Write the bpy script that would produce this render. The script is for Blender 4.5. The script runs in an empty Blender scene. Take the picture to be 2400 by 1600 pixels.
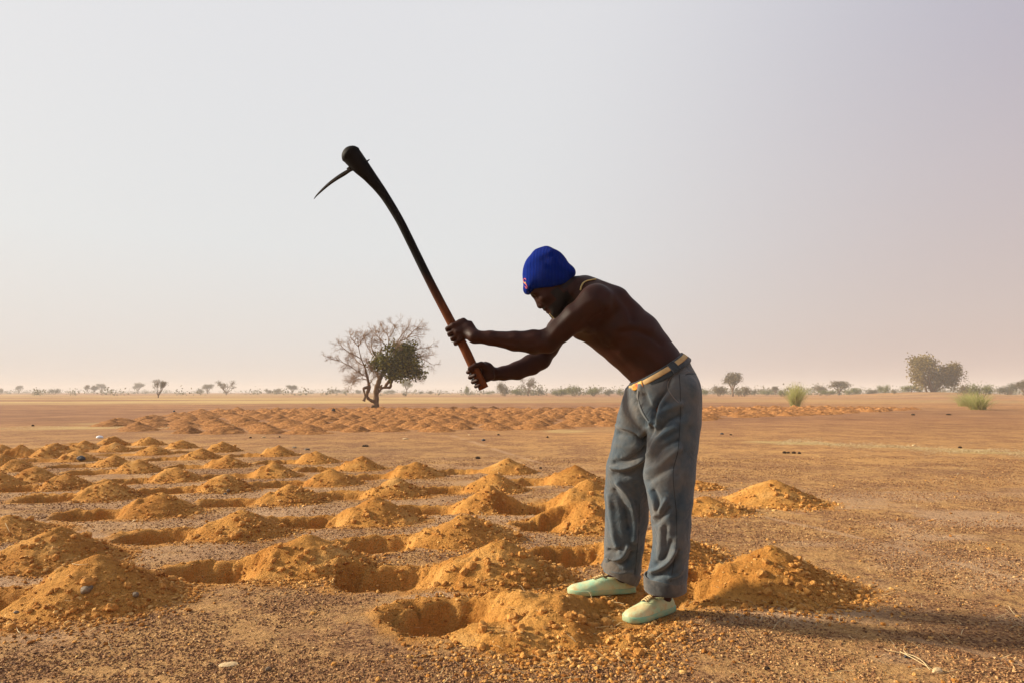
import bpy, math, random
import numpy as np
from mathutils import Vector, Matrix
from mathutils.bvhtree import BVHTree

random.seed(7)
RNG = np.random.default_rng(7)
SC = bpy.context.scene
COL = SC.collection

# ------------------------------------------------------------------ camera
CAMH = 0.95
PITCH = math.atan(118 / 1600)
cd = bpy.data.cameras.new('camera'); cam = bpy.data.objects.new('camera', cd); COL.objects.link(cam)
cam.location = (0, 0, CAMH); cam.rotation_euler = (math.pi / 2 + PITCH, 0, 0)
cd.lens = 24; cd.sensor_width = 36; cd.clip_end = 8000; cd.clip_start = 0.05
SC.camera = cam

# ------------------------------------------------------------------ sky and sun
SUN_EL = math.radians(24); SUN_AZ = math.radians(-80)          # azimuth from +Y, clockwise
SUNV = Vector((math.sin(SUN_AZ) * math.cos(SUN_EL), math.cos(SUN_AZ) * math.cos(SUN_EL), math.sin(SUN_EL)))
w = bpy.data.worlds.new('World'); SC.world = w; w.use_nodes = True
nt = w.node_tree; nt.nodes.clear()
def N(nt, t, **k):
    n = nt.nodes.new(t)
    for a, b in k.items():
        if a.startswith('i_'):
            key = a[2:]; key = int(key) if key.isdigit() else key.replace('_', ' ')
            n.inputs[key].default_value = b
        else: setattr(n, a, b)
    return n
def ramp(nt, stops, interp='LINEAR'):
    n = nt.nodes.new('ShaderNodeValToRGB'); n.color_ramp.interpolation = interp
    e = n.color_ramp.elements
    while len(e) < len(stops): e.new(0.5)
    for el, (p, c) in zip(e, stops):
        el.position = p; el.color = (*c, 1) if len(c) == 3 else c
    return n
L = nt.links.new
out = N(nt, 'ShaderNodeOutputWorld')
sky = N(nt, 'ShaderNodeTexSky', sky_type='NISHITA', sun_disc=False, sun_elevation=SUN_EL, sun_rotation=SUN_AZ,
        air_density=1.2, dust_density=6.0, ozone_density=1.0)
bg1 = N(nt, 'ShaderNodeBackground', i_Strength=0.08); L(sky.outputs[0], bg1.inputs[0])
tc = N(nt, 'ShaderNodeTexCoord')
sunh = N(nt, 'ShaderNodeVectorMath', operation='DOT_PRODUCT'); sunh.inputs[1].default_value = SUNV
L(tc.outputs['Generated'], sunh.inputs[0])
mr = N(nt, 'ShaderNodeMapRange', interpolation_type='SMOOTHSTEP'); mr.inputs[1].default_value = -0.44; mr.inputs[2].default_value = 0.34
L(sunh.outputs['Value'], mr.inputs[0])
sep = N(nt, 'ShaderNodeSeparateXYZ'); L(tc.outputs['Generated'], sep.inputs[0])
ra = ramp(nt, [(0, (.66, .50, .44)), (.10, (.64, .53, .50)), (.28, (.56, .49, .52)), (.50, (.42, .395, .50)), (.8, (.28, .26, .34)), (1, (.24, .23, .31))])
rb = ramp(nt, [(0, (.80, .71, .64)), (.07, (.79, .75, .72)), (.2, (.79, .80, .80)), (.5, (.79, .79, .81)), (.8, (.55, .56, .61)), (1, (.46, .48, .55))])
L(sep.outputs['Z'], ra.inputs[0]); L(sep.outputs['Z'], rb.inputs[0])
mx = N(nt, 'ShaderNodeMix', data_type='RGBA'); L(mr.outputs[0], mx.inputs[0]); L(ra.outputs[0], mx.inputs[6]); L(rb.outputs[0], mx.inputs[7])
bg2 = N(nt, 'ShaderNodeBackground', i_Strength=.61); L(mx.outputs[2], bg2.inputs[0])
ms = N(nt, 'ShaderNodeMixShader', i_0=0.92); L(bg1.outputs[0], ms.inputs[1]); L(bg2.outputs[0], ms.inputs[2]); L(ms.outputs[0], out.inputs[0])

sl = bpy.data.lights.new('sun', 'SUN'); sl.energy = 5.0; sl.angle = math.radians(6.5); sl.color = (1, .87, .68)
so = bpy.data.objects.new('sun', sl); COL.objects.link(so); so.rotation_euler = SUNV.to_track_quat('Z', 'Y').to_euler()
so.location = (-20, 5, 20)
vs = SC.view_settings; vs.view_transform = 'Standard'; vs.look = 'None'; vs.gamma = 1; vs.use_curve_mapping = False; vs.exposure = 0.72
SC.render.engine = 'CYCLES'
SC.cycles.volume_bounces = 1; SC.cycles.max_bounces = 6; SC.cycles.diffuse_bounces = 3
SC.cycles.use_denoising = True

# ------------------------------------------------------------------ maths helpers
CP, SP = math.cos(PITCH), math.sin(PITCH)
def W(px, py, Y):
    """point at depth Y that a 2400x1600 pixel looks at"""
    dx, dy = (px - 1200) / 1600, (800 - py) / 1600
    t = Y / (CP - dy * SP)
    return Vector((dx * t, Y, CAMH + t * (SP + dy * CP)))
def G(px, py, z=0.0):
    dx, dy = (px - 1200) / 1600, (800 - py) / 1600
    t = (z - CAMH) / (SP + dy * CP)
    return Vector((dx * t, t * (CP - dy * SP), z))
def PX(v):
    """numpy (n,3) -> pixel coordinates, used to look up where a fold or seam lies"""
    x, y, z = v[:, 0], v[:, 1], v[:, 2] - CAMH
    d = y * CP + z * SP; u = -y * SP + z * CP
    return np.stack([1200 + 1600 * x / d, 800 - 1600 * u / d], 1)
def _h(ix, iy, s):
    h = (ix.astype(np.int64) * 374761393 + iy.astype(np.int64) * 668265263 + s * 2147483647) & 0xffffffff
    h = ((h ^ (h >> 13)) * 1274126177) & 0xffffffff
    return ((h ^ (h >> 16)) & 0xffff) / 65535.0
def vn(x, y, s=0):
    ix, iy = np.floor(x), np.floor(y); fx, fy = x - ix, y - iy
    fx = fx * fx * (3 - 2 * fx); fy = fy * fy * (3 - 2 * fy)
    a, b, c, d = _h(ix, iy, s), _h(ix + 1, iy, s), _h(ix, iy + 1, s), _h(ix + 1, iy + 1, s)
    return (a + (b - a) * fx) * (1 - fy) + (c + (d - c) * fx) * fy - 0.5
def fbm(x, y, s=0, o=4):
    r = 0; a = 1.0
    for i in range(o):
        r = r + a * vn(x * 2 ** i + 17 * i, y * 2 ** i - 9 * i, s + i); a *= .5
    return r
def sstep(a, b, x):
    t = np.clip((x - a) / (b - a), 0, 1); return t * t * (3 - 2 * t)

def mk_mesh(name, V, F, smooth=True):
    V = np.asarray(V, np.float32); F = np.asarray(F, np.int32)
    me = bpy.data.meshes.new(name); n, k = F.shape
    me.vertices.add(len(V)); me.vertices.foreach_set('co', V.ravel())
    me.loops.add(n * k); me.loops.foreach_set('vertex_index', F.ravel())
    me.polygons.add(n); me.polygons.foreach_set('loop_start', np.arange(0, n * k, k, dtype=np.int32))
    me.polygons.foreach_set('loop_total', np.full(n, k, np.int32))
    me.polygons.foreach_set('use_smooth', np.full(n, smooth))
    me.update(calc_edges=True); me.validate()
    return me
def link(name, me, mat=None, parent=None, loc=None):
    o = bpy.data.objects.new(name, me); COL.objects.link(o)
    if mat and me and not me.materials: me.materials.append(mat)
    if parent: o.parent = parent
    if loc is not None: o.location = loc
    return o
def tag(o, label=None, cat=None, group=None, kind=None):
    if label: o['label'] = label
    if cat: o['category'] = cat
    if group: o['group'] = group
    if kind: o['kind'] = kind
    return o
def empty(name, loc, label, cat, group=None):
    o = bpy.data.objects.new(name, None); COL.objects.link(o); o.location = loc; o.empty_display_size = .1
    return tag(o, label, cat, group)
def grid_faces(nx, ny):
    i = np.arange((nx - 1) * (ny - 1)); r, c = i // (nx - 1), i % (nx - 1); a = r * nx + c
    return np.stack([a, a + 1, a + nx + 1, a + nx], 1)
class MB:
    """collects pieces, builds one mesh"""
    def __init__(s): s.V = []; s.F3 = []; s.F4 = []; s.n = 0
    def add(s, V, F):
        V = np.asarray(V, float); F = np.asarray(F, int)
        s.V.append(V); (s.F3 if F.shape[1] == 3 else s.F4).append(F + s.n); s.n += len(V)
    def mesh(s, name, smooth=True):
        V = np.concatenate(s.V); F = []
        if s.F4:
            q = np.concatenate(s.F4)
            if s.F3: q = np.concatenate([q[:, [0, 1, 2]], q[:, [0, 2, 3]]]); F = np.concatenate([q] + s.F3)
            else: F = q
        else: F = np.concatenate(s.F3)
        return mk_mesh(name, V, F, smooth)
def tube(mb, pts, rad, n=6, cap=True, flat=None):
    P = np.array([tuple(p) for p in pts], float); m = len(P)
    R = np.broadcast_to(np.asarray(rad, float), (m,))
    T = np.gradient(P, axis=0); T /= np.linalg.norm(T, axis=1)[:, None] + 1e-9
    ref = np.array([0, 1, 0.]) if abs(T[0, 1]) < .8 else np.array([1, 0, 0.])
    A = np.cross(T, ref); A /= np.linalg.norm(A, axis=1)[:, None] + 1e-9; B = np.cross(T, A)
    th = np.arange(n) / n * 2 * np.pi
    ka, kb = flat or (1, 1)
    V = (P[:, None] + R[:, None, None] * (ka * np.cos(th)[None, :, None] * A[:, None] + kb * np.sin(th)[None, :, None] * B[:, None])).reshape(-1, 3)
    i = np.arange((m - 1) * n); r, c = i // n, i % n; c2 = (c + 1) % n
    F = np.stack([r * n + c, r * n + c2, (r + 1) * n + c2, (r + 1) * n + c], 1)
    if cap:
        V = np.concatenate([V, P[:1], P[-1:]]); k = m * n
        c = np.arange(n); c2 = (c + 1) % n
        e = np.concatenate([np.stack([np.full(n, k), c2, c, c], 1), np.stack([np.full(n, k + 1), (m - 1) * n + c, (m - 1) * n + c2, (m - 1) * n + c2], 1)])
        q = np.concatenate([F[:, [0, 1, 2]], F[:, [0, 2, 3]], e[:, :3]]); mb.add(V, q)
    else: mb.add(V, F)
def smooth_path(pts, n=8):
    """Catmull-Rom; works on any tuple length"""
    P = np.array([tuple(p) for p in pts], float)
    P = np.concatenate([[2 * P[0] - P[1]], P, [2 * P[-1] - P[-2]]]); o = []
    for i in range(1, len(P) - 2):
        for t in np.arange(n) / n:
            a, b, c, d = P[i - 1:i + 3]
            o.append(.5 * (2 * b + (c - a) * t + (2 * a - 5 * b + 4 * c - d) * t * t + (3 * b - a - 3 * c + d) * t ** 3))
    o.append(P[-2]); return np.array(o)

# ------------------------------------------------------------------ materials
def mat(name, rough=.8, spec=.3):
    m = bpy.data.materials.new(name); m.use_nodes = True
    b = m.node_tree.nodes['Principled BSDF']; b.inputs['Roughness'].default_value = rough
    b.inputs['Specular IOR Level'].default_value = spec
    return m, m.node_tree, b
def noise(nt, scale, detail=4, rough=.55, coord=None, vec=None):
    n = N(nt, 'ShaderNodeTexNoise'); n.inputs['Scale'].default_value = scale; n.inputs['Detail'].default_value = detail; n.inputs['Roughness'].default_value = rough
    if vec is not None: nt.links.new(vec, n.inputs['Vector'])
    return n
def mixc(nt, fac, a, b):
    m = N(nt, 'ShaderNodeMix', data_type='RGBA')
    for s, v in ((0, fac), (6, a), (7, b)):
        if isinstance(v, (tuple, list)): m.inputs[s].default_value = (*v, 1)
        elif isinstance(v, (int, float)): m.inputs[s].default_value = v
        else: nt.links.new(v, m.inputs[s])
    return m.outputs[2]
def bump(nt, b, h, dist, strength=1, prev=None):
    n = N(nt, 'ShaderNodeBump'); n.inputs['Distance'].default_value = dist; n.inputs['Strength'].default_value = strength
    nt.links.new(h, n.inputs['Height'])
    if prev is not None: nt.links.new(prev, n.inputs['Normal'])
    nt.links.new(n.outputs[0], b.inputs['Normal']); return n.outputs[0]
def math_(nt, op, a, b=None, clamp=False):
    n = N(nt, 'ShaderNodeMath', operation=op); n.use_clamp = clamp
    for i, v in enumerate((a, b)):
        if v is None: continue
        if isinstance(v, (int, float)): n.inputs[i].default_value = v
        else: nt.links.new(v, n.inputs[i])
    return n.outputs[0]
def simple(name, col, col2=None, scale=20, rough=.8, spec=.3, bmp=0, bscale=None, obj=False):
    m, nt, b = mat(name, rough, spec)
    tcn = N(nt, 'ShaderNodeTexCoord'); v = tcn.outputs['Object']
    if col2:
        n = noise(nt, scale, vec=v); r = ramp(nt, [(.35, col), (.65, col2)]); nt.links.new(n.outputs[0], r.inputs[0]); nt.links.new(r.outputs[0], b.inputs['Base Color'])
    else: b.inputs['Base Color'].default_value = (*col, 1)
    if bmp:
        n = noise(nt, bscale or scale * 4, vec=v); bump(nt, b, n.outputs[0], bmp)
    return m

# dug ochre soil
def soil_material(name, object_space=False):
    m, nt, b = mat(name, .95, .1)
    geo = N(nt, 'ShaderNodeNewGeometry') if not object_space else N(nt, 'ShaderNodeTexCoord')
    v = geo.outputs['Position'] if not object_space else geo.outputs['Object']
    n1 = noise(nt, 3.5, 5, vec=v); r1 = ramp(nt, [(.3, (.42, .172, .034)), (.55, (.57, .275, .066)), (.75, (.70, .39, .125))]); nt.links.new(n1.outputs[0], r1.inputs[0])
    n2 = noise(nt, 55, 4, .7, vec=v); r2 = ramp(nt, [(.30, (.62, .52, .46)), (.46, (1, 1, 1)), (.7, (1.22, 1.22, 1.2))]); nt.links.new(n2.outputs[0], r2.inputs[0])
    mm = N(nt, 'ShaderNodeMix', data_type='RGBA', blend_type='MULTIPLY'); mm.inputs[0].default_value = 1
    nt.links.new(r1.outputs[0], mm.inputs[6]); nt.links.new(r2.outputs[0], mm.inputs[7]); nt.links.new(mm.outputs[2], b.inputs['Base Color'])
    n0 = noise(nt, 20, 5, .7, vec=v); p0 = bump(nt, b, n0.outputs[0], .03, .8)
    p = bump(nt, b, n2.outputs[0], .02, 1.0, p0)
    n3 = noise(nt, 170, 3, .7, vec=v); bump(nt, b, n3.outputs[0], .006, .8, p)
    return m
SOIL = soil_material('soil')
def crumb_mat():
    m, nt, b = mat('soil_clods', .95, .1); geo = N(nt, 'ShaderNodeNewGeometry')
    r = ramp(nt, [(0, (.26, .10, .023)), (.4, (.46, .205, .048)), (.8, (.63, .33, .095)), (1, (.74, .46, .17))]); nt.links.new(geo.outputs['Random Per Island'], r.inputs[0])
    n = noise(nt, 90, 4, .7, vec=geo.outputs['Position']); r2 = ramp(nt, [(.3, (.65, .6, .55)), (.6, (1.1, 1.1, 1.1))]); nt.links.new(n.outputs[0], r2.inputs[0])
    mm = N(nt, 'ShaderNodeMix', data_type='RGBA', blend_type='MULTIPLY'); mm.inputs[0].default_value = 1
    nt.links.new(r.outputs[0], mm.inputs[6]); nt.links.new(r2.outputs[0], mm.inputs[7]); nt.links.new(mm.outputs[2], b.inputs['Base Color']); bump(nt, b, n.outputs[0], .01, .8); return m
CRUMB = crumb_mat()

def ground_material():
    m, nt, b = mat('laterite_ground', .95, .1)
    geo = N(nt, 'ShaderNodeNewGeometry'); v = geo.outputs['Position']
    att = N(nt, 'ShaderNodeAttribute', attribute_name='cover'); sp = N(nt, 'ShaderNodeSeparateColor'); nt.links.new(att.outputs['Color'], sp.inputs[0])
    dug, straw, pale = sp.outputs[0], sp.outputs[1], sp.outputs[2]
    # gravel grains
    vo = N(nt, 'ShaderNodeTexVoronoi'); vo.inputs['Scale'].default_value = 85; nt.links.new(v, vo.inputs['Vector'])
    rg = ramp(nt, [(.05, (.15, .070, .034)), (.4, (.36, .180, .080)), (.8, (.55, .31, .135))])
    sc = N(nt, 'ShaderNodeSeparateColor'); nt.links.new(vo.outputs['Color'], sc.inputs[0]); nt.links.new(sc.outputs[0], rg.inputs[0])
    # sandy film between grains
    n1 = noise(nt, 1.3, 6, .65, vec=v); n1b = noise(nt, 9, 5, .7, vec=v)
    mixn = math_(nt, 'ADD', math_(nt, 'MULTIPLY', n1.outputs[0], .55), math_(nt, 'MULTIPLY', n1b.outputs[0], .45))
    rs = ramp(nt, [(.46, (0, 0, 0)), (.55, (1, 1, 1))]); nt.links.new(mixn, rs.inputs[0])
    n2 = noise(nt, 40, 4, .7, vec=v); sand = ramp(nt, [(.3, (.59, .325, .11)), (.7, (.79, .48, .19))]); nt.links.new(n2.outputs[0], sand.inputs[0])
    f = math_(nt, 'MULTIPLY', rs.outputs[0], math_(nt, 'ADD', math_(nt, 'MULTIPLY', n2.outputs[0], 1.2), .1), True)
    c = mixc(nt, f, rg.outputs[0], sand.outputs[0])
    # large scale tone of the plain
    n5 = noise(nt, .05, 5, .6, vec=v); r5 = ramp(nt, [(.38, (.72, .71, .76)), (.62, (1.12, 1.07, .96))]); nt.links.new(n5.outputs[0], r5.inputs[0])
    mm = N(nt, 'ShaderNodeMix', data_type='RGBA', blend_type='MULTIPLY'); mm.inputs[0].default_value = 1
    nt.links.new(c, mm.inputs[6]); nt.links.new(r5.outputs[0], mm.inputs[7]); c = mm.outputs[2]
    cr = noise(nt, .35, 6, .65, vec=v); rcr = ramp(nt, [(.3, (.17, .076, .045)), (.5, (.27, .130, .070)), (.7, (.42, .215, .10))]); nt.links.new(cr.outputs[0], rcr.inputs[0])
    c = mixc(nt, math_(nt, 'MULTIPLY', att.outputs['Alpha'], .75), c, rcr.outputs[0])
    c = mixc(nt, pale, c, (.52, .33, .19))
    st = noise(nt, 30, 4, .7, vec=v); rst = ramp(nt, [(.3, (.44, .29, .11)), (.7, (.62, .45, .20))]); nt.links.new(st.outputs[0], rst.inputs[0])
    c = mixc(nt, straw, c, rst.outputs[0])
    n3 = noise(nt, 6, 5, .6, vec=v); rd = ramp(nt, [(.3, (.46, .195, .040)), (.7, (.62, .31, .082))]); nt.links.new(n3.outputs[0], rd.inputs[0])
    c = mixc(nt, dug, c, rd.outputs[0])
    nt.links.new(c, b.inputs['Base Color'])
    p = bump(nt, b, vo.outputs['Distance'], .01, .7)
    n4 = noise(nt, 45, 5, .75, vec=v); p = bump(nt, b, n4.outputs[0], .02, 1.0, p)
    n6 = noise(nt, 9, 5, .75, vec=v); bump(nt, b, n6.outputs[0], .05, .7, p)
    return m
GROUND = ground_material()

# ------------------------------------------------------------------ where the mounds and pits lie
# (apex pixel x, y, height, radius, pit offset x, pit offset y or None, label)
NEAR = [
 (1172,1267,.17,.40,-.56,-.12,'crumbly ochre mound left of the far shoe with big clods on its left shoulder'),
 (1290,1403,.085,.50,-.42,.0,'low freshly broken heap of ochre soil in front of the far shoe'),
 (1806,1276,.19,.42,-.55,-.18,'tall ochre soil mound right of the near shoe, its dug pit behind the heel'),
 (1814,1121,.19,.46,None,0,'wide pale soil mound alone on the right, farther than the one by the near shoe'),
 (1653,1161,.11,.36,None,0,'low pale soil mound touching the back of the near trouser leg at knee height'),
 (1540,1236,.15,.42,-.50,-.10,'soil mound seen between the two trouser legs, partly hidden'),
 (1379,1122,.22,.48,-.50,-.2,'large steep soil mound against the front of the far trouser leg'),
 (1361,1172,.17,.42,-.2,-.1,'rough lower heap of clods leaning on the large mound beside the far leg'),
 (1347,1089,.17,.38,-.5,-.1,'soil mound behind the large one beside the far leg, last before bare ground'),
 (230,1302,.19,.44,-.46,-.1,'big front-left soil mound with grey stones at its foot'),
 (136,1238,.17,.42,-.5,-.12,'soil mound just behind and left of the big front-left mound'),
 (21,1204,.12,.40,None,0,'soil mound cut by the left edge of the photo at mid distance'),
 (723,1251,.17,.40,-.44,-.16,'sharp-peaked ochre mound in the front middle with a deep pit on its left'),
 (1088,1208,.15,.38,-.52,-.18,'soil mound behind the one left of the far shoe, long pit on its left'),
 (568,1193,.15,.38,-.48,-.2,'soil mound with a round clod, behind and left of the front middle mound'),
 (880,1164,.16,.37,-.48,-.2,'rounded soil mound behind and right of the front middle mound'),
 (376,1155,.15,.37,-.46,-.16,'broad soil mound with reddish clods, third back from the front-left mound'),
 (255,1128,.14,.35,-.45,-.15,'soil mound left of the broad one with reddish clods'),
 (157,1108,.14,.33,-.4,-.15,'soil mound in the left part, second from the left edge in its row'),
 (85,1092,.14,.33,-.4,-.15,None),(40,1075,.13,.32,-.4,-.15,None),
 (682,1132,.15,.35,-.46,-.18,None),(529,1110,.15,.34,-.44,-.18,None),(414,1093,.14,.34,-.44,-.18,None),
 (325,1076,.14,.33,-.44,-.18,None),(926,1118,.15,.35,-.48,-.18,None),(776,1097,.15,.34,-.46,-.18,None),
 (642,1082,.15,.35,-.44,-.16,None),(534,1065,.14,.33,-.44,-.16,None),(472,1049,.14,.33,-.44,-.16,None),
 (1145,1141,.16,.37,-.5,-.18,None),(1158,1106,.16,.35,-.48,-.16,None),(1189,1073,.16,.35,-.6,-.1,None),
 (975,1083,.15,.34,-.48,-.16,None),(849,1068,.15,.34,-.46,-.16,None),(740,1055,.15,.34,-.46,-.1,None),
 (653,1042,.15,.34,-.46,-.1,None),(521,1034,.15,.33,-.46,-.12,None),(425,1028,.14,.33,-.46,-.12,None),
 (361,1040,.14,.33,-.46,-.12,None),(349,1022,.14,.33,-.46,-.12,None),(270,1034,.14,.33,-.46,-.12,None),
 (266,1021,.14,.33,-.46,-.12,None),(268,1063,.14,.33,-.46,-.12,None),(183,1052,.14,.33,-.46,-.12,None),
 (198,1031,.14,.33,-.46,-.12,None),(130,1033,.14,.33,-.46,-.12,None),(113,1046,.14,.33,-.46,-.12,None),
 (49,1045,.14,.33,-.46,-.12,None),(5,1062,.14,.33,-.46,-.12,None),(0,1104,.14,.33,-.46,-.12,None),
 (2,1040,.14,.33,-.46,-.12,None),(1638,1124,.07,.25,None,0,'smallest low soil heap peeping out behind the near trouser leg'),
]
MOUNDS = []
for i, (px, py, H, R, ox, oy, lab) in enumerate(NEAR):
    p = G(px, py, H * 1.04)
    MOUNDS.append(dict(x=p.x, y=p.y, H=H * 1.04, R=R * (.87 if px < 700 else .90), lab=lab, off=(ox, oy), i=i))
PITS = []
for m in MOUNDS:
    if m['off'][0] is None: continue
    r = random.Random(m['i'])
    PITS.append((m['x'] + m['off'][0], m['y'] + m['off'][1], .26 + r.uniform(-.02, .03), .17 + r.uniform(-.01, .02), .14 + r.uniform(-.01, .03), math.radians(r.uniform(2, 14)), m['i']))
PITS.append((G(1650, 1330, 0).x - .1, G(1500, 1352, 0).y, .20, .15, .10, 0, 90))       # pit between the two feet

# far strip of mounds
POLY = [(-12.5,20.5),(-7.6,15.2),(-2,16.6),(2.4,18.6),(6.9,24),(12,28),(23,38.5),(19,41),(11,40.5),(0,38),(-8,38),(-12.5,36),(-15.5,34),(-13.5,27)]
def inpoly(x, y):
    c = False; n = len(POLY)
    for i in range(n):
        x1, y1 = POLY[i]; x2, y2 = POLY[i - 1]
        if (y1 > y) != (y2 > y) and x < (x2 - x1) * (y - y1) / (y2 - y1) + x1: c = not c
    return c
FAR = []
rr = random.Random(5)
for j in range(36):
    for i in range(-24, 34):
        y = 15.2 + j * .82; x = i * 1.02 + (j % 2) * .40 + j * .10
        x += rr.uniform(-.2, .2); y += rr.uniform(-.16, .16)
        if inpoly(x, y) and rr.random() > .03: FAR.append((x, y, rr.uniform(.11, .20), j))

FOOT_N = (G(1525, 1440).x, G(1525, 1440).y); FOOT_F = (G(1420, 1376).x, G(1420, 1376).y)
toe_n = G(1474, 1457, 0); heel_n = G(1574, 1428, 0); toe_n = heel_n + (toe_n - heel_n).normalized() * .285
toe_f = Vector((W(1331, 1372, 3.30).x, 3.29, 0)); heel_f = Vector((W(1487, 1372, 3.33).x, 3.33, 0))
def foot_d(x, y): return np.minimum(seg_dist(x, y, [toe_n, heel_n]), seg_dist(x, y, [toe_f, heel_f]))
LINES = [[G(1060,1020), G(1150,1048), G(1275,1088)], [G(1775,1205), G(2036,1264), G(2227,1314), G(2420,1366)], [G(2131,1494), G(2270,1520), G(2430,1560)],
         [G(1330,1140), G(1240,1098)]]
def seg_dist(x, y, pts):
    d = np.full(x.shape, 1e9)
    for a, b in zip(pts[:-1], pts[1:]):
        ax, ay, bx, by = a[0], a[1], b[0], b[1]; L2 = (bx - ax) ** 2 + (by - ay) ** 2
        t = np.clip(((x - ax) * (bx - ax) + (y - ay) * (by - ay)) / L2, 0, 1)
        d = np.minimum(d, np.hypot(x - ax - t * (bx - ax), y - ay - t * (by - ay)))
    return d
def pit_field(x, y):
    """depth of the dug pits and how much of the surface is freshly dug"""
    z = np.zeros_like(x); mk = np.zeros_like(x)
    for (cx, cy, a, b, d, an, sd) in PITS:
        s = (np.abs(x - cx) < .55) & (np.abs(y - cy) < .55)
        if not s.any(): continue
        xs, ys = x[s] - cx, y[s] - cy; c, si = math.cos(an), math.sin(an)
        u = xs * c + ys * si; v = -xs * si + ys * c
        r = (np.abs(u / a) ** 2.5 + np.abs(v / b) ** 2.5) ** .4 + .22 * fbm(x[s] * 7, y[s] * 7, sd, 3) + .16 * fbm(x[s] * 26, y[s] * 26, sd, 2)
        m = 1 - sstep(.80, 1.02, r)
        dep = -d * m * (.75 + .25 * (1 - np.clip(r, 0, 1))) * (1 - .7 * sstep(-.1, 1, u / a))
        dep += m * .034 * fbm(x[s] * 13, y[s] * 13, sd + 3, 4) * sstep(.2, .7, r)
        z[s] = np.where(dep < -.004, np.minimum(z[s], dep), z[s] + .022 * np.exp(-((r - 1.2) / .14) ** 2) * sstep(-.35, .5, v / b + .3 * u / a) * (1 + fbm(x[s] * 18, y[s] * 18, sd + 9, 3))); mk[s] = np.maximum(mk[s], 1 - sstep(1.0, 1.18, r - .30 * sstep(-.35, .5, v / b + .3 * u / a)))
    return z, mk
def ground_h(x, y, fine=True):
    z = .02 * fbm(x * .5, y * .5, 1, 2)
    near = 1 - sstep(8, 14, y)
    if fine:
        z = z + near * (.007 * fbm(x * 5, y * 5, 4, 3) + .0045 * fbm(x * 38, y * 38, 8, 2))
    flat = np.ones_like(x)
    if True: flat = np.minimum(flat, sstep(.03, .25, foot_d(x, y)))
    z = z * flat
    pz, _ = pit_field(x, y)
    z = z + pz * sstep(.03, .10, foot_d(x, y))
    z = z + 1.0 * np.exp(-(((x - 88) / 14) ** 2 + ((y - 145) / 18) ** 2)) * sstep(60, 100, y)
    z = z + sstep(60, 300, y) * .35 * fbm(x * .01, y * .01, 31, 2)
    return z

# ------------------------------------------------------------------ ground sheet
def axis(lo, hi, step, far, g):
    a = list(np.arange(lo, hi, step)); s = step
    while a[-1] < far: s *= g; a.append(a[-1] + s)
    return a
xa = axis(0, 4.8, .020, 1500, 1.055); xs_ = np.array([-v for v in xa[:0:-1]] + xa)
ya = axis(1.7, 6.6, .017, 1500, 1.024); yb = [1.7]; s = .03
while yb[-1] > -1500: s *= 1.3; yb.append(yb[-1] - s)
ys_ = np.array(yb[:0:-1] + ya)
XX, YY = np.meshgrid(xs_, ys_); GX, GY = XX.ravel(), YY.ravel()
# micro warp so that the sheet's grid never lines up
GZ = ground_h(GX, GY)
_, dug = pit_field(GX, GY)
halo = np.zeros_like(GX)
for m in MOUNDS:
    s = np.hypot(GX - m['x'], GY - m['y']) < 1.1
    r = np.hypot((GX[s] - m['x']) , (GY[s] - m['y']) * 1.1) / m['R'] + .5 * fbm(GX[s] * 5, GY[s] * 5, 3, 4)
    halo[s] = np.maximum(halo[s], 1 - sstep(.85, 1.35, r))
for (cx, cy, a, b, d, an, sd) in PITS:
    s = np.hypot(GX - cx, GY - cy) < .8
    r = np.hypot((GX[s] - cx) / a, (GY[s] - cy) / b) + .8 * fbm(GX[s] * 6, GY[s] * 6, 13, 4)
    halo[s] = np.maximum(halo[s], (1 - sstep(1.0, 1.5, r)) * .8)
fx, fy = (FOOT_N[0] + FOOT_F[0]) / 2 - .15, (FOOT_N[1] + FOOT_F[1]) / 2
s = np.hypot(GX - fx, GY - fy) + .35 * fbm(GX * 3, GY * 3, 23, 4)
halo = np.maximum(halo, .45 * (1 - sstep(.25, .75, s)))
dug = np.maximum(dug, halo * .95)
straw = np.zeros_like(GX)
wob = .8 * fbm(GX * .8, GY * 1.6, 41, 5)
for pts, wd, st in (([(5.2, 13.2), (8.8, 9.8)], .42, 1.0), ([(-16, 17), (-9.0, 19.0)], .9, .9), ([(-13, 21), (-9.4, 19.3)], .5, .7), ([(1.2, 17.0), (3.3, 17.4)], .45, .9), ([(4.6, 20.5), (2.8, 18.1)], .4, .4)):
    d = seg_dist(GX, GY, pts); straw = np.maximum(straw, st * (1 - sstep(wd * .3, wd * 1.9, d + 1.8 * wob * wd)) * (.25 + .75 * sstep(-.2, .25, fbm(GX * 1.3, GY * 3.5, 43, 4))))
band = 1.1 * fbm(GX * .014, GY * .075, 51, 4) + .3 * fbm(GX * .1, GY * .5, 52, 3)
straw = np.maximum(straw, sstep(.0, .32, band + .10 * sstep(20, -60, GX) - .16) * sstep(24, 34, GY) * (.35 + .55 * sstep(10, -20, GX)))
pale = np.clip(.95 * sstep(.0, .38, fbm(GX * 1.1, GY * 2.2, 61, 4)), 0, 1) * (1 - sstep(4, 9, GY))
for ln in LINES:
    d = seg_dist(GX, GY, ln) + .01 * vn(GX * 9, GY * 9, 71); wd = .018 + .004 * GY
    pale = np.maximum(pale, .62 * (1 - sstep(wd * .4, wd * 1.3, d)) * sstep(-.2, .2, fbm(GX * 2.5, GY * 2.5, 72, 3)))
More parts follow.
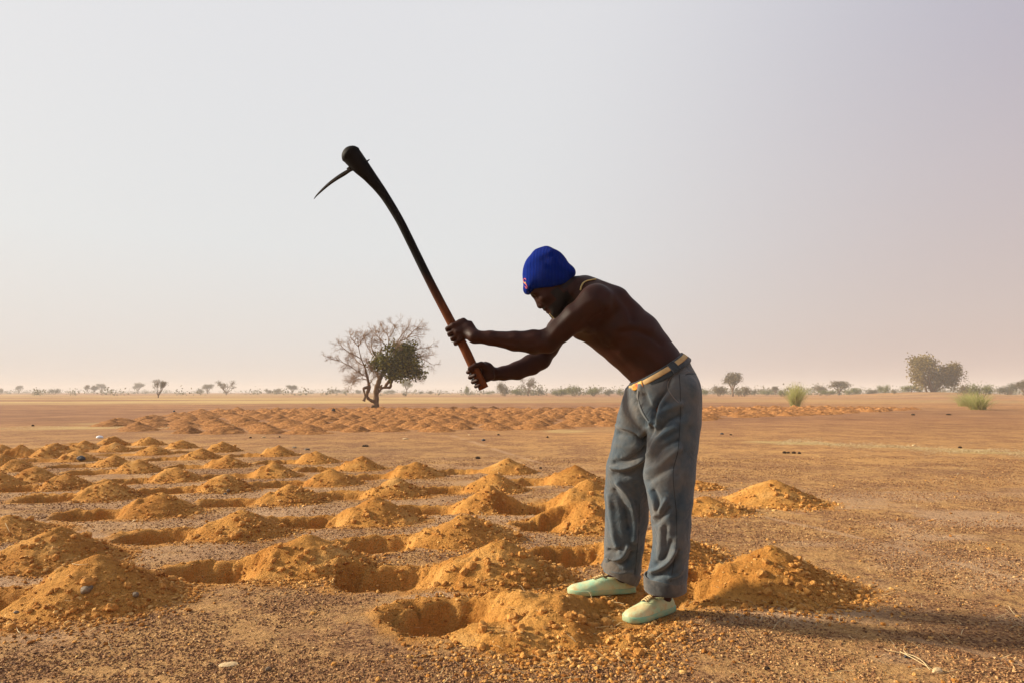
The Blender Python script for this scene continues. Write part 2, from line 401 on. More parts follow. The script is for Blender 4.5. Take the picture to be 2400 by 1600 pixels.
# lanes of trampled grey-beige earth between the rows of mounds
lane = (1 - sstep(6, 12, GY)) * sstep(3.4, 4.2, GY) * sstep(1.4, .4, GX) * .55
pale = np.maximum(pale, lane * (1 - dug) * sstep(-.3, .3, fbm(GX * 2, GY * 4, 81, 4)))
me = mk_mesh('ground', np.stack([GX, GY, GZ], 1), grid_faces(len(xs_), len(ys_)))
ca = me.color_attributes.new('cover', 'FLOAT_COLOR', 'POINT')
ca.data.foreach_set('color', np.stack([dug, np.clip(straw, 0, 1), pale * (1 - dug), sstep(9, 24, GY) * (1 - .35 * sstep(4, 20, GX - GY * .2))], 1).astype(np.float32).ravel())
ground = tag(link('ground', me, GROUND), kind='structure')

# ------------------------------------------------------------------ haze
hz = bpy.data.materials.new('dust_haze'); hz.use_nodes = True; t = hz.node_tree; t.nodes.clear()
ho = N(t, 'ShaderNodeOutputMaterial'); pv = N(t, 'ShaderNodeVolumePrincipled'); pv.inputs['Color'].default_value = (.86, .83, .81, 1)
pv.inputs['Density'].default_value = .0011; pv.inputs['Anisotropy'].default_value = .0; t.links.new(pv.outputs[0], ho.inputs['Volume'])
mb = MB(); a, zl, zh = 1540, -2.5, 13
mb.add([(-a, -a, zl), (a, -a, zl), (a, a, zl), (-a, a, zl), (-a, -a, zh), (a, -a, zh), (a, a, zh), (-a, a, zh)],
       [(0, 3, 2, 1), (4, 5, 6, 7), (0, 1, 5, 4), (1, 2, 6, 5), (2, 3, 7, 6), (3, 0, 4, 7)])
tag(link('haze', mb.mesh('haze', False), hz), kind='stuff')

# ------------------------------------------------------------------ soil mounds
def ico(sub=0):
    t = (1 + 5 ** .5) / 2
    V = [(-1, t, 0), (1, t, 0), (-1, -t, 0), (1, -t, 0), (0, -1, t), (0, 1, t), (0, -1, -t), (0, 1, -t), (t, 0, -1), (t, 0, 1), (-t, 0, -1), (-t, 0, 1)]
    F = [(0, 11, 5), (0, 5, 1), (0, 1, 7), (0, 7, 10), (0, 10, 11), (1, 5, 9), (5, 11, 4), (11, 10, 2), (10, 7, 6), (7, 1, 8), (3, 9, 4), (3, 4, 2), (3, 2, 6), (3, 6, 8), (3, 8, 9), (4, 9, 5), (2, 4, 11), (6, 2, 10), (8, 6, 7), (9, 8, 1)]
    V = [Vector(v).normalized() for v in V]
    for _ in range(sub):
        c = {}; F2 = []
        def mid(a, b):
            k = (min(a, b), max(a, b))
            if k not in c: V.append(((V[a] + V[b]) / 2).normalized()); c[k] = len(V) - 1
            return c[k]
        for a, b, d in F:
            ab, bd, da = mid(a, b), mid(b, d), mid(d, a); F2 += [(a, ab, da), (b, bd, ab), (d, da, bd), (ab, bd, da)]
        F = F2
    return np.array([tuple(v) for v in V]), np.array(F)
ICO0, ICO1, ICO2 = ico(0), ico(1), ico(2)
OCT = (np.array([(1, 0, 0), (-1, 0, 0), (0, 1, 0), (0, -1, 0), (0, 0, 1), (0, 0, -1)], float), np.array([(0, 2, 4), (2, 1, 4), (1, 3, 4), (3, 0, 4), (2, 0, 5), (1, 2, 5), (3, 1, 5), (0, 3, 5)]))
def scatter(name, P, S, base, rng, jag=.3, flat=.7, smooth=False):
    """many little lumps joined in one mesh"""
    BV, BF = base; n, k = len(P), len(BV)
    an = rng.random(n) * 6.283; c, s = np.cos(an), np.sin(an)
    sc_ = S[:, None] * (1 + rng.uniform(-.3, .3, (n, 3))) * np.array([1, 1, flat])
    V = BV[None] * (1 + rng.uniform(-jag, jag, (n, k, 1))) * sc_[:, None, :]
    tl = rng.uniform(-.5, .5, n); ct, st = np.cos(tl), np.sin(tl)
    y = V[..., 1] * ct[:, None] - V[..., 2] * st[:, None]; z = V[..., 1] * st[:, None] + V[..., 2] * ct[:, None]
    x = V[..., 0] * c[:, None] - y * s[:, None]; y2 = V[..., 0] * s[:, None] + y * c[:, None]
    V = np.stack([x, y2, z], -1) + P[:, None]
    F = BF[None] + (np.arange(n) * k)[:, None, None]
    return mk_mesh(name, V.reshape(-1, 3), F.reshape(-1, 3), smooth)
CLODS = []
for i in range(6):
    rng = np.random.default_rng(100 + i); V, F = ICO1
    V = np.sign(V) * np.abs(V) ** .75; V = V * (1 + rng.uniform(-.24, .24, (len(V), 1))) * np.array([1, rng.uniform(.7, 1), rng.uniform(.6, .85)])
    CLODS.append(mk_mesh('clod', V, F, False)); CLODS[-1].materials.append(CRUMB)

def pile(dx, dy, m, o=5):
    """height of the loose soil above the ground, negative outside the pile"""
    sd = m['i'] * 11 + 5; R, H = m['R'], m['H']
    th = np.arctan2(dy, dx)
    wob = .16 * np.sin(th * 2 + sd) * .5 + .25 * fbm(dx * 3.2 + sd, dy * 3.2, sd, 3)
    r = np.hypot(dx, dy * 1.15) / R * (1 + wob * .7)
    cone = 1 - np.sqrt(r * r + .0025) + .04
    low = H < .1
    h = H * (np.where(cone > 0, cone ** (.8 if low else 1.05), 0))
    h = h - .05 * sstep(.98, 1.35, r)
    e = sstep(1.3, .8, r)
    h = h + e * ((.045 if low else .006 + .015 * sstep(.1, .6, r)) * fbm(dx * 6 + sd, dy * 6, sd + 1, 3) + .010 * fbm(dx * 24, dy * 24 + sd, sd + 2, 3) + .006 * fbm(dx * 85, dy * 85, sd + 7, 2))
    c = sstep(.07, .26, foot_d(dx + m['x'], dy + m['y'])); return np.minimum(h, h * c - .03 * (1 - c))
def surf(x, y):
    """top of ground and every mound"""
    z = ground_h(x, y)
    for m in MOUNDS:
        s = (np.abs(x - m['x']) < .6) & (np.abs(y - m['y']) < .6)
        if s.any(): z[s] = np.maximum(z[s], ground_h(x[s], y[s]) * 1.0 + pile(x[s] - m['x'], y[s] - m['y'], m))
    return z
rows = sorted([m for m in MOUNDS if not m['lab']], key=lambda m: m['y'])
# lines of mounds by distance: split into belts and count from the left
belts = []
for m in rows:
    if not belts or m['y'] - belts[-1][0]['y'] > .95: belts.append([m])
    else: belts[-1].append(m)
ORD = 'first second third fourth fifth sixth seventh eighth ninth tenth eleventh twelfth thirteenth fourteenth fifteenth'.split()
nb = len(belts)
for k, bl in enumerate(belts):
    for j, m in enumerate(sorted(bl, key=lambda m: m['x'])):
        dist = ORD[nb - 1 - k]
        m['lab'] = f'ochre soil mound, {ORD[j]} from left in its line, {dist} line before the bare strip'
for m in MOUNDS:
    rng = np.random.default_rng(m['i'] + 900); D = m['y']
    o = empty('soil_mound', (m['x'], m['y'], 0), m['lab'], 'soil mound', 'dug soil mounds of the near field')
    st = .0125 if D < 4.2 else (.018 if D < 6.5 else .028)
    n = int(1.3 * m['R'] / st); ax = np.linspace(-1.3 * m['R'], 1.3 * m['R'], 2 * n + 1)
    X, Y = np.meshgrid(ax, ax); X, Y = X.ravel(), Y.ravel()
    Z = ground_h(X + m['x'], Y + m['y']) + pile(X, Y, m)
    F = grid_faces(2 * n + 1, 2 * n + 1)
    rr_ = np.hypot(X, Y * 1.15) / m['R']; keep = (rr_[F].min(1) < 1.25); F = F[keep]
    body = link('pile', mk_mesh('pile', np.stack([X, Y, Z], 1), F), SOIL, o)
    # crumbs: more of them low on the near and right flanks
    nc = int(2400 if D < 3.6 else 1500 if D < 5 else 800 if D < 7 else 300)
    rad = np.sqrt(rng.random(nc)) * 1.15; th = rng.random(nc) * 6.283
    rad = np.where(rng.random(nc) < .4, rng.uniform(.65, 1.25, nc), rad); cx, cy = rad * m['R'] * np.cos(th), rad * m['R'] * np.sin(th) / 1.1
    keep = (rng.random(nc) < (.12 + .88 * sstep(-.1, .7, (cx * .9 - cy * .7) / m['R']))) & (foot_d(cx + m['x'], cy + m['y']) > .075); cx, cy = cx[keep], cy[keep]
    cz = ground_h(cx + m['x'], cy + m['y']) + np.maximum(pile(cx, cy, m), 0)
    S = .003 + .0095 * rng.random(len(cx)) ** 2.5 + (.003 if D > 6 else 0)
    cr = scatter('crumbs', np.stack([cx, cy, cz + S * .1], 1), S, ICO0, rng, .42, .7)
    tag(link('crumbs', cr, CRUMB, o), kind='stuff')
    nl = 34 if D < 3.7 else 22 if D < 4.6 else 12 if D < 6.2 else 4
    if m['i'] in (0, 1, 2, 7): nl += 14
    for j in range(nl):
        th = rng.uniform(-2.6, .9); rad = rng.uniform(.3, 1.12) * m['R']; x, y = rad * math.cos(th), rad * math.sin(th)
        s = rng.uniform(.010, .019) * (1.5 if rng.random() < .12 else 1) * (1.15 if D > 4.5 else 1)
        if foot_d(np.array([x + m['x']]), np.array([y + m['y']]))[0] < .09: continue
        z = float((ground_h(np.array([x + m['x']]), np.array([y + m['y']])) + np.maximum(pile(np.array([x]), np.array([y]), m), 0))[0])
        c = link('clod', CLODS[j % 6], None, o, (x, y, z + s * .25)); c.scale = (s, s, s); c.rotation_euler = tuple(rng.uniform(-.5, .5, 2)) + (rng.uniform(0, 6.28),)

# far strip
FARSOIL = simple('dry_brown_soil', (.27, .115, .038), (.46, .215, .070), 5, .95, .1, .10, 9)
FM = []
for k in range(5):
    ax = np.linspace(-.62, .62, 25); X, Y = np.meshgrid(ax, ax); X, Y = X.ravel(), Y.ravel()
    Z = (pile(X, Y, dict(i=300 + k, R=.50, H=1.0 * .2, x=50, y=-50)) + .03 * fbm(X * 9, Y * 9, k, 3)) / .2
    F = grid_faces(25, 25); F = F[np.hypot(X, Y)[F].min(1) < .62]
    FM.append(mk_mesh('pile', np.stack([X, Y, Z], 1), F)); FM[-1].materials.append(FARSOIL)
FAR.sort(key=lambda f: f[1])
nfar = 300 - len(MOUNDS)
manx = lambda y: y * .30
rowsf = {}
for f in FAR: rowsf.setdefault(f[3], []).append(f[0])
j0 = min(rowsf)
ORDN = ORD + ['%dth' % i for i in range(16, 60)]
for k, (x, y, h, j) in enumerate(FAR):
    if k >= nfar: break
    zz = float(ground_h(np.array([x]), np.array([y]))[0])
    o = link('soil_mound', FM[k % 5], None, None, (x, y, zz)); q_s = rr.uniform(.8, 1.12); o.scale = (q_s, q_s * .95, h); o.rotation_euler.z = rr.uniform(0, 6.28)
    tag(o, f'brown soil mound in the far strip, {ORDN[j - j0]} row from its front, {ORDN[sorted(rowsf[j]).index(x)]} from the left', 'soil mound', 'soil mounds of the far strip')
mbx = MB()
for k, (x, y, h, j) in enumerate(FAR[nfar:]):
    src = FM[k % 5]; V = np.empty(len(src.vertices) * 3, np.float32); src.vertices.foreach_get('co', V); V = V.reshape(-1, 3).astype(float)
    if k < 5: FMF = {}
    Fq = np.empty(len(src.loops), np.int32); src.loops.foreach_get('vertex_index', Fq)
    V = V * (1.0, 1, h) + (x, y, float(ground_h(np.array([x]), np.array([y]))[0])); mbx.add(V, Fq.reshape(-1, 4))
if mbx.V: tag(link('distant_soil_mounds', mbx.mesh('distant_soil_mounds'), FARSOIL), kind='stuff')

# ------------------------------------------------------------------ laterite gravel, soil crumbs, straw
GRAVEL = simple('laterite_gravel', (.13, .06, .04), (.32, .15, .075), 300, .85, .2)
def gravel_mat():
    m, nt, b = mat('gravel', .85, .2); geo = N(nt, 'ShaderNodeNewGeometry')
    r = ramp(nt, [(0, (.10, .046, .022)), (.5, (.25, .12, .050)), (.85, (.42, .225, .09)), (1, (.60, .38, .16))]); nt.links.new(geo.outputs['Random Per Island'], r.inputs[0])
    nt.links.new(r.outputs[0], b.inputs['Base Color']); return m
GRAVEL = gravel_mat()
n = 250000
yy = 1.9 + 8.2 * RNG.random(n) ** 1.9; xx = RNG.uniform(-1, 1, n) * (yy * .80 + .25)
dens = sstep(-.42, .28, fbm(xx * 2.2, yy * 2.2, 91, 4) + .35 * fbm(xx * 12, yy * 12, 92, 2))
_, dg = pit_field(xx, yy)
hal = np.zeros(n)
for m in MOUNDS: hal = np.maximum(hal, 1 - sstep(.8, 1.4, np.hypot(xx - m['x'], yy - m['y']) / m['R']))
pf = 1 - sstep(.2, .55, np.hypot(xx - fx, yy - fy))
lines_d = np.min([seg_dist(xx, yy, l) for l in LINES], 0)
keep = (foot_d(xx, yy) > .055) & (RNG.random(n) < dens) & (dg < .3) & (RNG.random(n) > hal * 1.0) & (RNG.random(n) > pf * .8) & (RNG.random(n) < sstep(.02, .05, lines_d) + .1)
xx, yy = xx[keep], yy[keep]
S = .0022 + .0042 * RNG.random(len(xx)) ** 2 + .0005 * yy * .5
me = scatter('laterite_gravel', np.stack([xx, yy, ground_h(xx, yy) + S * .2], 1), S, OCT, RNG, .35, .75)
tag(link('laterite_gravel', me, GRAVEL), kind='stuff')
# ochre crumbs in pits and around the mounds
n = 60000
yy = 2.3 + 5.5 * RNG.random(n) ** 1.5; xx = RNG.uniform(-1, 1, n) * (yy * .78 + .2)
_, dg = pit_field(xx, yy); hal = np.zeros(n)
for m in MOUNDS: hal = np.maximum(hal, 1 - sstep(.9, 1.7, np.hypot(xx - m['x'], yy - m['y']) / m['R']))
keep = (RNG.random(n) < np.maximum(hal * .8, dg * .35) + .02) & (foot_d(xx, yy) > .06)
xx, yy = xx[keep], yy[keep]; S = .003 + .008 * RNG.random(len(xx)) ** 3
tag(link('soil_crumbs', scatter('soil_crumbs', np.stack([xx, yy, ground_h(xx, yy) + S * .3], 1), S, ICO0, RNG, .28, .75), CRUMB), kind='stuff')

STRAW = simple('dry_straw', (.50, .36, .17), (.64, .50, .28), 12, .7, .2)
def blades(name, P, Ln, rng, wd=.0015, lie=.15):
    n = len(P); an = rng.random(n) * 6.283; el = rng.uniform(0, lie, n)
    d = np.stack([np.cos(an) * np.cos(el), np.sin(an) * np.cos(el), np.sin(el)], 1) * Ln[:, None]
    sd = np.stack([-np.sin(an), np.cos(an), np.zeros(n)], 1) * (wd * (1 + P[:, 1] * .25))[:, None]
    b = P + np.array([0, 0, .004]); mid_ = b + d * .5 + np.array([0, 0, 1]) * (Ln * rng.uniform(0, .12, n))[:, None] + sd * rng.uniform(-4, 4, (n, 1))
    e = b + d
    V = np.stack([b - sd, b + sd, mid_ - sd, mid_ + sd, e - sd * .2, e + sd * .2, mid_ + np.array([0, 0, .002])], 1)
    F = np.array([(0, 1, 3, 2), (2, 3, 5, 4)])[None] + (np.arange(n) * 7)[:, None, None]
    return mk_mesh(name, V.reshape(-1, 3), F.reshape(-1, 4), False)
ps = []
t_ = RNG.random(7000); off = RNG.normal(0, .30, 7000) * (1 + .5 * np.sin(t_ * 31)) + .15 * np.sin(t_ * 23); ps.append(np.stack([5.2 + 4 * t_ + off * .7, 13.3 - 4.0 * t_ + off], 1))
n = 1500; yy = 2.1 + 11 * RNG.random(n) ** 1.3; xx = RNG.uniform(-.1, 1, n) * yy * .8; ps.append(np.stack([xx, yy], 1))
n = 240; yy = 2.1 + 6 * RNG.random(n); xx = RNG.uniform(-1, .2, n) * yy * .8; ps.append(np.stack([xx, yy], 1))
t_ = RNG.random(900); off = RNG.normal(0, .5, 900); ps.append(np.stack([-16 + 7 * t_, 17 + 2 * t_ + off], 1))
P = np.concatenate(ps); Ln = RNG.uniform(.015, .11, len(P)) * RNG.random(len(P)) ** .5 * (1 + P[:, 1] * .03)
me = blades('dry_straw', np.stack([P[:, 0], P[:, 1], surf(P[:, 0], P[:, 1])], 1), Ln, RNG, .0006, .25)
tag(link('dry_straw', me, STRAW), kind='stuff')

# ------------------------------------------------------------------ implicit surfaces for the figure
class Field:
    def __init__(s, lo, hi, h):
        s.lo = np.array(lo, float); s.h = h; s.n = tuple(int(v) for v in np.ceil((np.array(hi) - s.lo) / h))
        s.F = np.full(s.n, .06, np.float32)
    def _box(s, a, b, m):
        i0 = np.clip(np.floor((np.array(a) - m - s.lo) / s.h).astype(int), 0, s.n); i1 = np.clip(np.ceil((np.array(b) + m - s.lo) / s.h).astype(int) + 1, 0, s.n)
        sl = tuple(slice(x, y) for x, y in zip(i0, i1))
        ax = [s.lo[k] + s.h * np.arange(i0[k], i1[k]) for k in range(3)]
        return sl, np.meshgrid(*ax, indexing='ij', sparse=True)
    def _put(s, sl, d, k, mode):
        f = s.F[sl]; d = d.astype(np.float32)
        if mode == 'add':
            if k <= 0: s.F[sl] = np.minimum(f, d); return
            hh = np.clip(.5 + .5 * (f - d) / k, 0, 1); s.F[sl] = f * (1 - hh) + d * hh - k * hh * (1 - hh)
        else:
            if k <= 0: s.F[sl] = np.maximum(f, -d); return
            hh = np.clip(.5 - .5 * (f + d) / k, 0, 1); s.F[sl] = f * (1 - hh) - d * hh + k * hh * (1 - hh)
    def cap(s, p0, p1, a0, b0=None, a1=None, b1=None, v=None, k=.01, mode='add'):
        """tapered capsule with an elliptic section: radius b along v, a across it"""
        p0 = np.array(tuple(p0), float); p1 = np.array(tuple(p1), float)
        if b0 is None: b0 = a0
        if a1 is None: a1, b1 = a0, b0
        if b1 is None: b1 = a1
        wv = p1 - p0; Ln = np.linalg.norm(wv); wv /= Ln
        v = np.array(tuple(v) if v is not None else (0, 1, 0), float); v = v - wv * v.dot(wv)
        if np.linalg.norm(v) < 1e-3: v = np.array([1., 0, 0]); v = v - wv * v.dot(wv)
        v /= np.linalg.norm(v); u = np.cross(wv, v)
        R = max(a0, b0, a1, b1)
        sl, (X, Y, Z) = s._box(np.minimum(p0, p1), np.maximum(p0, p1), R + k + .03)
        X, Y, Z = X - p0[0], Y - p0[1], Z - p0[2]
        q = X * wv[0] + Y * wv[1] + Z * wv[2]; t = np.clip(q / Ln, 0, 1); e = q - t * Ln
        a = a0 + (a1 - a0) * t; b = b0 + (b1 - b0) * t; c = np.minimum(a, b)
        du = X * u[0] + Y * u[1] + Z * u[2]; dv = X * v[0] + Y * v[1] + Z * v[2]
        r = np.sqrt((du / a) ** 2 + (dv / b) ** 2 + (e / c) ** 2)
        s._put(sl, (r - 1) * c, k, mode)
    def ell(s, c, r, R=None, k=.01, mode='add'):
        c = np.array(tuple(c), float); r = np.array(r, float); M = np.array(R) if R is not None else np.eye(3)   # rows: axes
        m = max(r); sl, (X, Y, Z) = s._box(c - m, c + m, k + .03)
        X, Y, Z = X - c[0], Y - c[1], Z - c[2]
        q = [X * M[i][0] + Y * M[i][1] + Z * M[i][2] for i in range(3)]
        rr = np.sqrt(sum((q[i] / r[i]) ** 2 for i in range(3)))
        s._put(sl, (rr - 1) * min(r), k, mode)
    def cut(s, p, n):
        """remove everything on the side the normal points to"""
        X, Y, Z = np.meshgrid(*[s.lo[k] + s.h * np.arange(s.n[k]) for k in range(3)], indexing='ij', sparse=True)
        d = (X - p[0]) * n[0] + (Y - p[1]) * n[1] + (Z - p[2]) * n[2]
        s.F = np.maximum(s.F, d.astype(np.float32))
    def mesh(s):
        F = s.F; S = F < 0; nx, ny, nz = s.n
        cnt = np.zeros((nx - 1, ny - 1, nz - 1), np.int8)
        for i in (0, 1):
            for j in (0, 1):
                for k in (0, 1): cnt += S[i:nx - 1 + i, j:ny - 1 + j, k:nz - 1 + k]
        act = (cnt > 0) & (cnt < 8); I = np.argwhere(act); idx = np.full(act.shape, -1, np.int32); idx[act] = np.arange(len(I))
        acc = np.zeros((len(I), 3)); num = np.zeros(len(I))
        c = {}
        for i in (0, 1):
            for j in (0, 1):
                for k in (0, 1): c[i, j, k] = F[I[:, 0] + i, I[:, 1] + j, I[:, 2] + k].astype(float)
        for a in c:
            for ax in range(3):
                if a[ax] == 1: continue
                b = list(a); b[ax] = 1; b = tuple(b); fa, fb = c[a], c[b]; m = (fa < 0) != (fb < 0)
                t = np.where(m, fa / np.where(m, fa - fb, 1), 0)
                P = np.array(a, float)[None] + np.zeros((len(I), 3)); P[:, ax] += t
                acc += P * m[:, None]; num += m
        V = s.lo + s.h * (I + acc / num[:, None]); Q = []
        for ax in range(3):
            sa = [slice(0, n) for n in s.n]; sb = list(sa); sa[ax] = slice(0, s.n[ax] - 1); sb[ax] = slice(1, None)
            A, B = S[tuple(sa)], S[tuple(sb)]; E = np.argwhere(A != B); o1, o2 = (ax + 1) % 3, (ax + 2) % 3
            E = E[(E[:, o1] > 0) & (E[:, o2] > 0) & (E[:, o1] < s.n[o1] - 1) & (E[:, o2] < s.n[o2] - 1)]
            inside = A[tuple(E.T)]
            def g(d1, d2):
                e = E.copy(); e[:, o1] -= d1; e[:, o2] -= d2; return idx[tuple(e.T)]
            q = np.stack([g(1, 1), g(0, 1), g(0, 0), g(1, 0)], 1); q[~inside] = q[~inside][:, ::-1]; Q.append(q)
        Q = np.concatenate(Q); Q = Q[(Q >= 0).all(1)]
        return V, Q
def relax(V, Q, it=2, f=.5):
    for _ in range(it):
        A = np.zeros_like(V); n = np.zeros(len(V))
        for k in range(4):
            a, b = Q[:, k], Q[:, (k + 1) % 4]
            for c in range(3): A[:, c] += np.bincount(a, V[b, c], len(V)) + np.bincount(b, V[a, c], len(V))
            n += np.bincount(a, minlength=len(V)) + np.bincount(b, minlength=len(V))
        V = V * (1 - f) + f * A / np.maximum(n, 1)[:, None]
    return V
def vnormals(V, Q):
    fn = np.cross(V[Q[:, 2]] - V[Q[:, 0]], V[Q[:, 3]] - V[Q[:, 1]]); n = np.zeros_like(V)
    for k in range(4):
        for c in range(3): n[:, c] += np.bincount(Q[:, k], fn[:, c], len(V))
    return n / (np.linalg.norm(n, axis=1)[:, None] + 1e-12)
def seg2(P, pts):
    d = np.full(len(P), 1e9)
    for a, b in zip(pts[:-1], pts[1:]):
        a = np.array(a, float); b = np.array(b, float); t = np.clip(((P - a) @ (b - a)) / ((b - a) @ (b - a)), 0, 1)
        d = np.minimum(d, np.linalg.norm(P - a - t[:, None] * (b - a), axis=1))
    return d
def sculpt(V, Q, folds, extra=None, gain=1.0):
    """push the cloth or skin out (or in) along chosen creases on the side that faces -y"""
    n = vnormals(V, Q); P = PX(V); side = np.clip(-n[:, 1] * 1.6 + .25, 0, 1); d = np.zeros(len(V))
    for pts, wd, amp in folds:
        pp = smooth_path(pts, 6); r = seg2(P, pp)
        d += amp * gain * np.exp(-(r / (wd * 1.05)) ** 2) * side
    if extra is not None: d += extra(V, P, side)
    d = d * (1 + .5 * fbm(V[:, 0] * 15, V[:, 2] * 15, 7, 2)); return V + n * d[:, None]
def bvh_of(V, Q): return BVHTree.FromPolygons([tuple(v) for v in V], [tuple(int(i) for i in q) for q in Q])
CAMP = Vector((0, 0, CAMH))
def on(bvh, px, py, off=0.0):
    d = (W(px, py, 3.0) - CAMP).normalized(); h, n, _, _ = bvh.ray_cast(CAMP, d)
    if h is None: return None
    if n.dot(d) > 0: n = -n
    return h + n * off
PPM = 1600.0

# ------------------------------------------------------------------ the worker
FEETX = (FOOT_N[0] + FOOT_F[0]) / 2
person = empty('person', (.48, 3.0, 0), 'shirtless person in blue beanie bending forward to swing a long hoe', 'person')
def skin_mat():
    m, nt, b = mat('dark_skin', .42, .20)
    tcn = N(nt, 'ShaderNodeTexCoord'); v = tcn.outputs['Object']
    n = noise(nt, 14, 5, .6, vec=v); r = ramp(nt, [(.3, (.019, .0037, .0012)), (.7, (.035, .0080, .0027))]); nt.links.new(n.outputs[0], r.inputs[0])
    at = N(nt, 'ShaderNodeAttribute', attribute_name='hair'); c = mixc(nt, at.outputs['Fac'], r.outputs[0], (.010, .007, .006))
    nt.links.new(c, b.inputs['Base Color'])
    n2 = noise(nt, 160, 3, .6, vec=v); bump(nt, b, n2.outputs[0], .0012, .5)
    rr_ = ramp(nt, [(.3, (.50, .50, .50)), (.7, (.64, .64, .64))]); nt.links.new(n.outputs[0], rr_.inputs[0]); nt.links.new(rr_.outputs[0], b.inputs['Roughness'])
    return m
SKIN = skin_mat()
NS = W(1395, 716, 2.83); FS = W(1326, 746, 3.22)                 # shoulder joints
LAT = (FS - NS).normalized()
B = Field((-.40, 2.62, .03), (.84, 3.52, 1.56), .0042)
T = [(1546, 876, 3.02, .118, .150), (1532, 856, 3.02, .121, .150), (1508, 828, 3.02, .126, .148), (1481, 798, 3.02, .135, .156), (1445, 768, 3.02, .133, .165), (1412, 744, 3.02, .130, .168), (1386, 722, 3.02, .098, .135)]
def lat(t): return tuple(Vector((0, 1, 0)).lerp(LAT, t))
for i, (a, b) in enumerate(zip(T[:-1], T[1:])):
    B.cap(W(*a[:3]), W(*b[:3]), a[3], a[4], b[3], b[4], lat(i / 5), k=.0 if i == 0 else .012)
B.cap(W(1392, 712, 3.02), W(1352, 684, 3.0), .070, .085, .060, .060, LAT, k=.04)      # neck
B.cap(W(1352, 684, 3.0), W(1318, 676, 3.0), .060, .060, .062, .060, LAT, k=.02)
# shoulder girdle: deltoids, shoulder blade, breast muscle
B.ell(W(1398, 703, 2.86), (.068, .058, .068), k=.035)
B.ell(W(1330, 742, 3.19), (.062, .058, .062), k=.03)
B.cap(W(1405, 690, 2.94), W(1375, 672, 3.03), .055, .06, .045, .05, LAT, k=.04)
B.cap(W(1440, 705, 2.92), W(1470, 740, 2.93), .060, .05, .04, .03, LAT, k=.05)
B.cap(W(1376, 757, 2.90), W(1362, 770, 3.0), .05, .05, .05, .05, LAT, k=.03)
B.cap(W(1450, 760, 2.885), W(1500, 800, 2.90), .055, .03, .045, .02, LAT, k=.03)      # back muscle along the flank
# near arm
def arm(pts, k0=.02):
    for i, (a, b) in enumerate(zip(pts[:-1], pts[1:])):
        B.cap(W(*a[:3]), W(*b[:3]), a[3], a[4], b[3], b[4], (0, 1, 0), k=k0 if i == 0 else .012)
NE = (1283, 800, 2.90); NWR = (1112, 789, 2.905); FE = (1268, 842, 3.13); FWR = (1156, 876, 3.03)
arm([(1392, 712, 2.83, .062, .052), (1350, 744, 2.85, .058, .050), (1312, 776, 2.88, .050, .046), (*NE, .047, .043)], .035)
arm([(*NE, .047, .043), (1250, 801, 2.90, .050, .043), (1205, 799, 2.90, .041, .037), (1150, 792, 2.90, .030, .031), (*NWR, .026, .032)])
arm([(1330, 746, 3.2, .056, .05), (1308, 775, 3.19, .055, .05), (1285, 815, 3.16, .046, .045), (*FE, .042, .042)], .03)
arm([(*FE, .042, .042), (1245, 854, 3.11, .046, .040), (1212, 868, 3.08, .040, .036), (1180, 874, 3.05, .031, .030), (*FWR, .026, .030)])
# hands around the hoe's handle
HOE = [(1134, 910, 2.955), (1110, 861, 2.955), (1087, 812, 2.955), (1058, 757, 2.955), (1029, 702, 2.955), (1003, 651, 2.95), (978, 600, 2.95), (957, 557, 2.94), (934, 512, 2.935), (900, 457, 2.93), (868, 416, 2.92), (845, 390, 2.915), (825, 366, 2.91)]
HR = [.0215, .0205, .020, .0195, .0190, .0185, .0182, .0182, .0184, .0205, .0285, .038, .0425]
def hpt(t):                                                     # point on the handle, t in pixels of y
    for a, b in zip(HOE[:-1], HOE[1:]):
        if b[1] <= t <= a[1]:
            f = (t - a[1]) / (b[1] - a[1]); return W(a[0] + f * (b[0] - a[0]), t, a[2] + f * (b[2] - a[2]))
    return W(*HOE[0])
def hand(wr, wz, yk, side, thumb_up=True):
    """a fist: palm beside the handle on the given side in depth (-1 nearer the camera), four curled fingers and a thumb"""
    ax = (hpt(yk - 22) - hpt(yk + 22)).normalized()            # along the handle, upwards
    c = hpt(yk); back = Vector((1, 0, 0)); back = (back - ax * back.dot(ax)).normalized()      # towards the forearm
    s = ax.cross(back).normalized()
    if s.y * side < 0: s = -s                                   # towards the palm's side of the handle
    def q(l, b, d): return c + ax * l + back * b + s * d
    wrp = W(*wr)
    B.cap(wrp, q(0, .045, .030), .027, .031, .040, .019, s, k=.015)
    B.cap(q(.030, .050, .028), q(.030, .004, .034), .015, None, .013, k=.012)
    B.cap(q(0, .052, .030), q(0, .004, .036), .020, None, .015, k=.012)
    B.cap(q(-.028, .050, .030), q(-.028, .004, .034), .016, None, .013, k=.012)
    # fingers: from the knuckles over one face, round the left of the handle and back on the other
    for f, (l, r, ex) in enumerate(((.036, .0092, 1.0), (.0125, .0098, 1.06), (-.0115, .0093, 1.0), (-.034, .0082, .9))):
        a = q(l, .004, .035); p1 = q(l - .002, -.027 * ex, .026); p2 = q(l - .004, -.030 * ex, -.008); p3 = q(l - .006, -.008, -.029)
        B.cap(a, p1, r * 1.18, None, r * 1.05, k=.004); B.cap(p1, p2, r * 1.05, None, r * .98, k=.003); B.cap(p2, p3, r * .98, None, r * .86, k=.003)
    t0 = q(.012, .048, .020); t1 = q(.036, .036, -.004); t2 = q(.043, .012, -.027); t3 = q(.042, -.016, -.030)
    B.cap(t0, t1, .018, None, .0145, k=.012); B.cap(t1, t2, .0135, None, .0115, k=.004); B.cap(t2, t3, .0115, None, .0095, k=.003)
hand(NWR, 0, 781, -1); hand(FWR, 0, 880, 1)
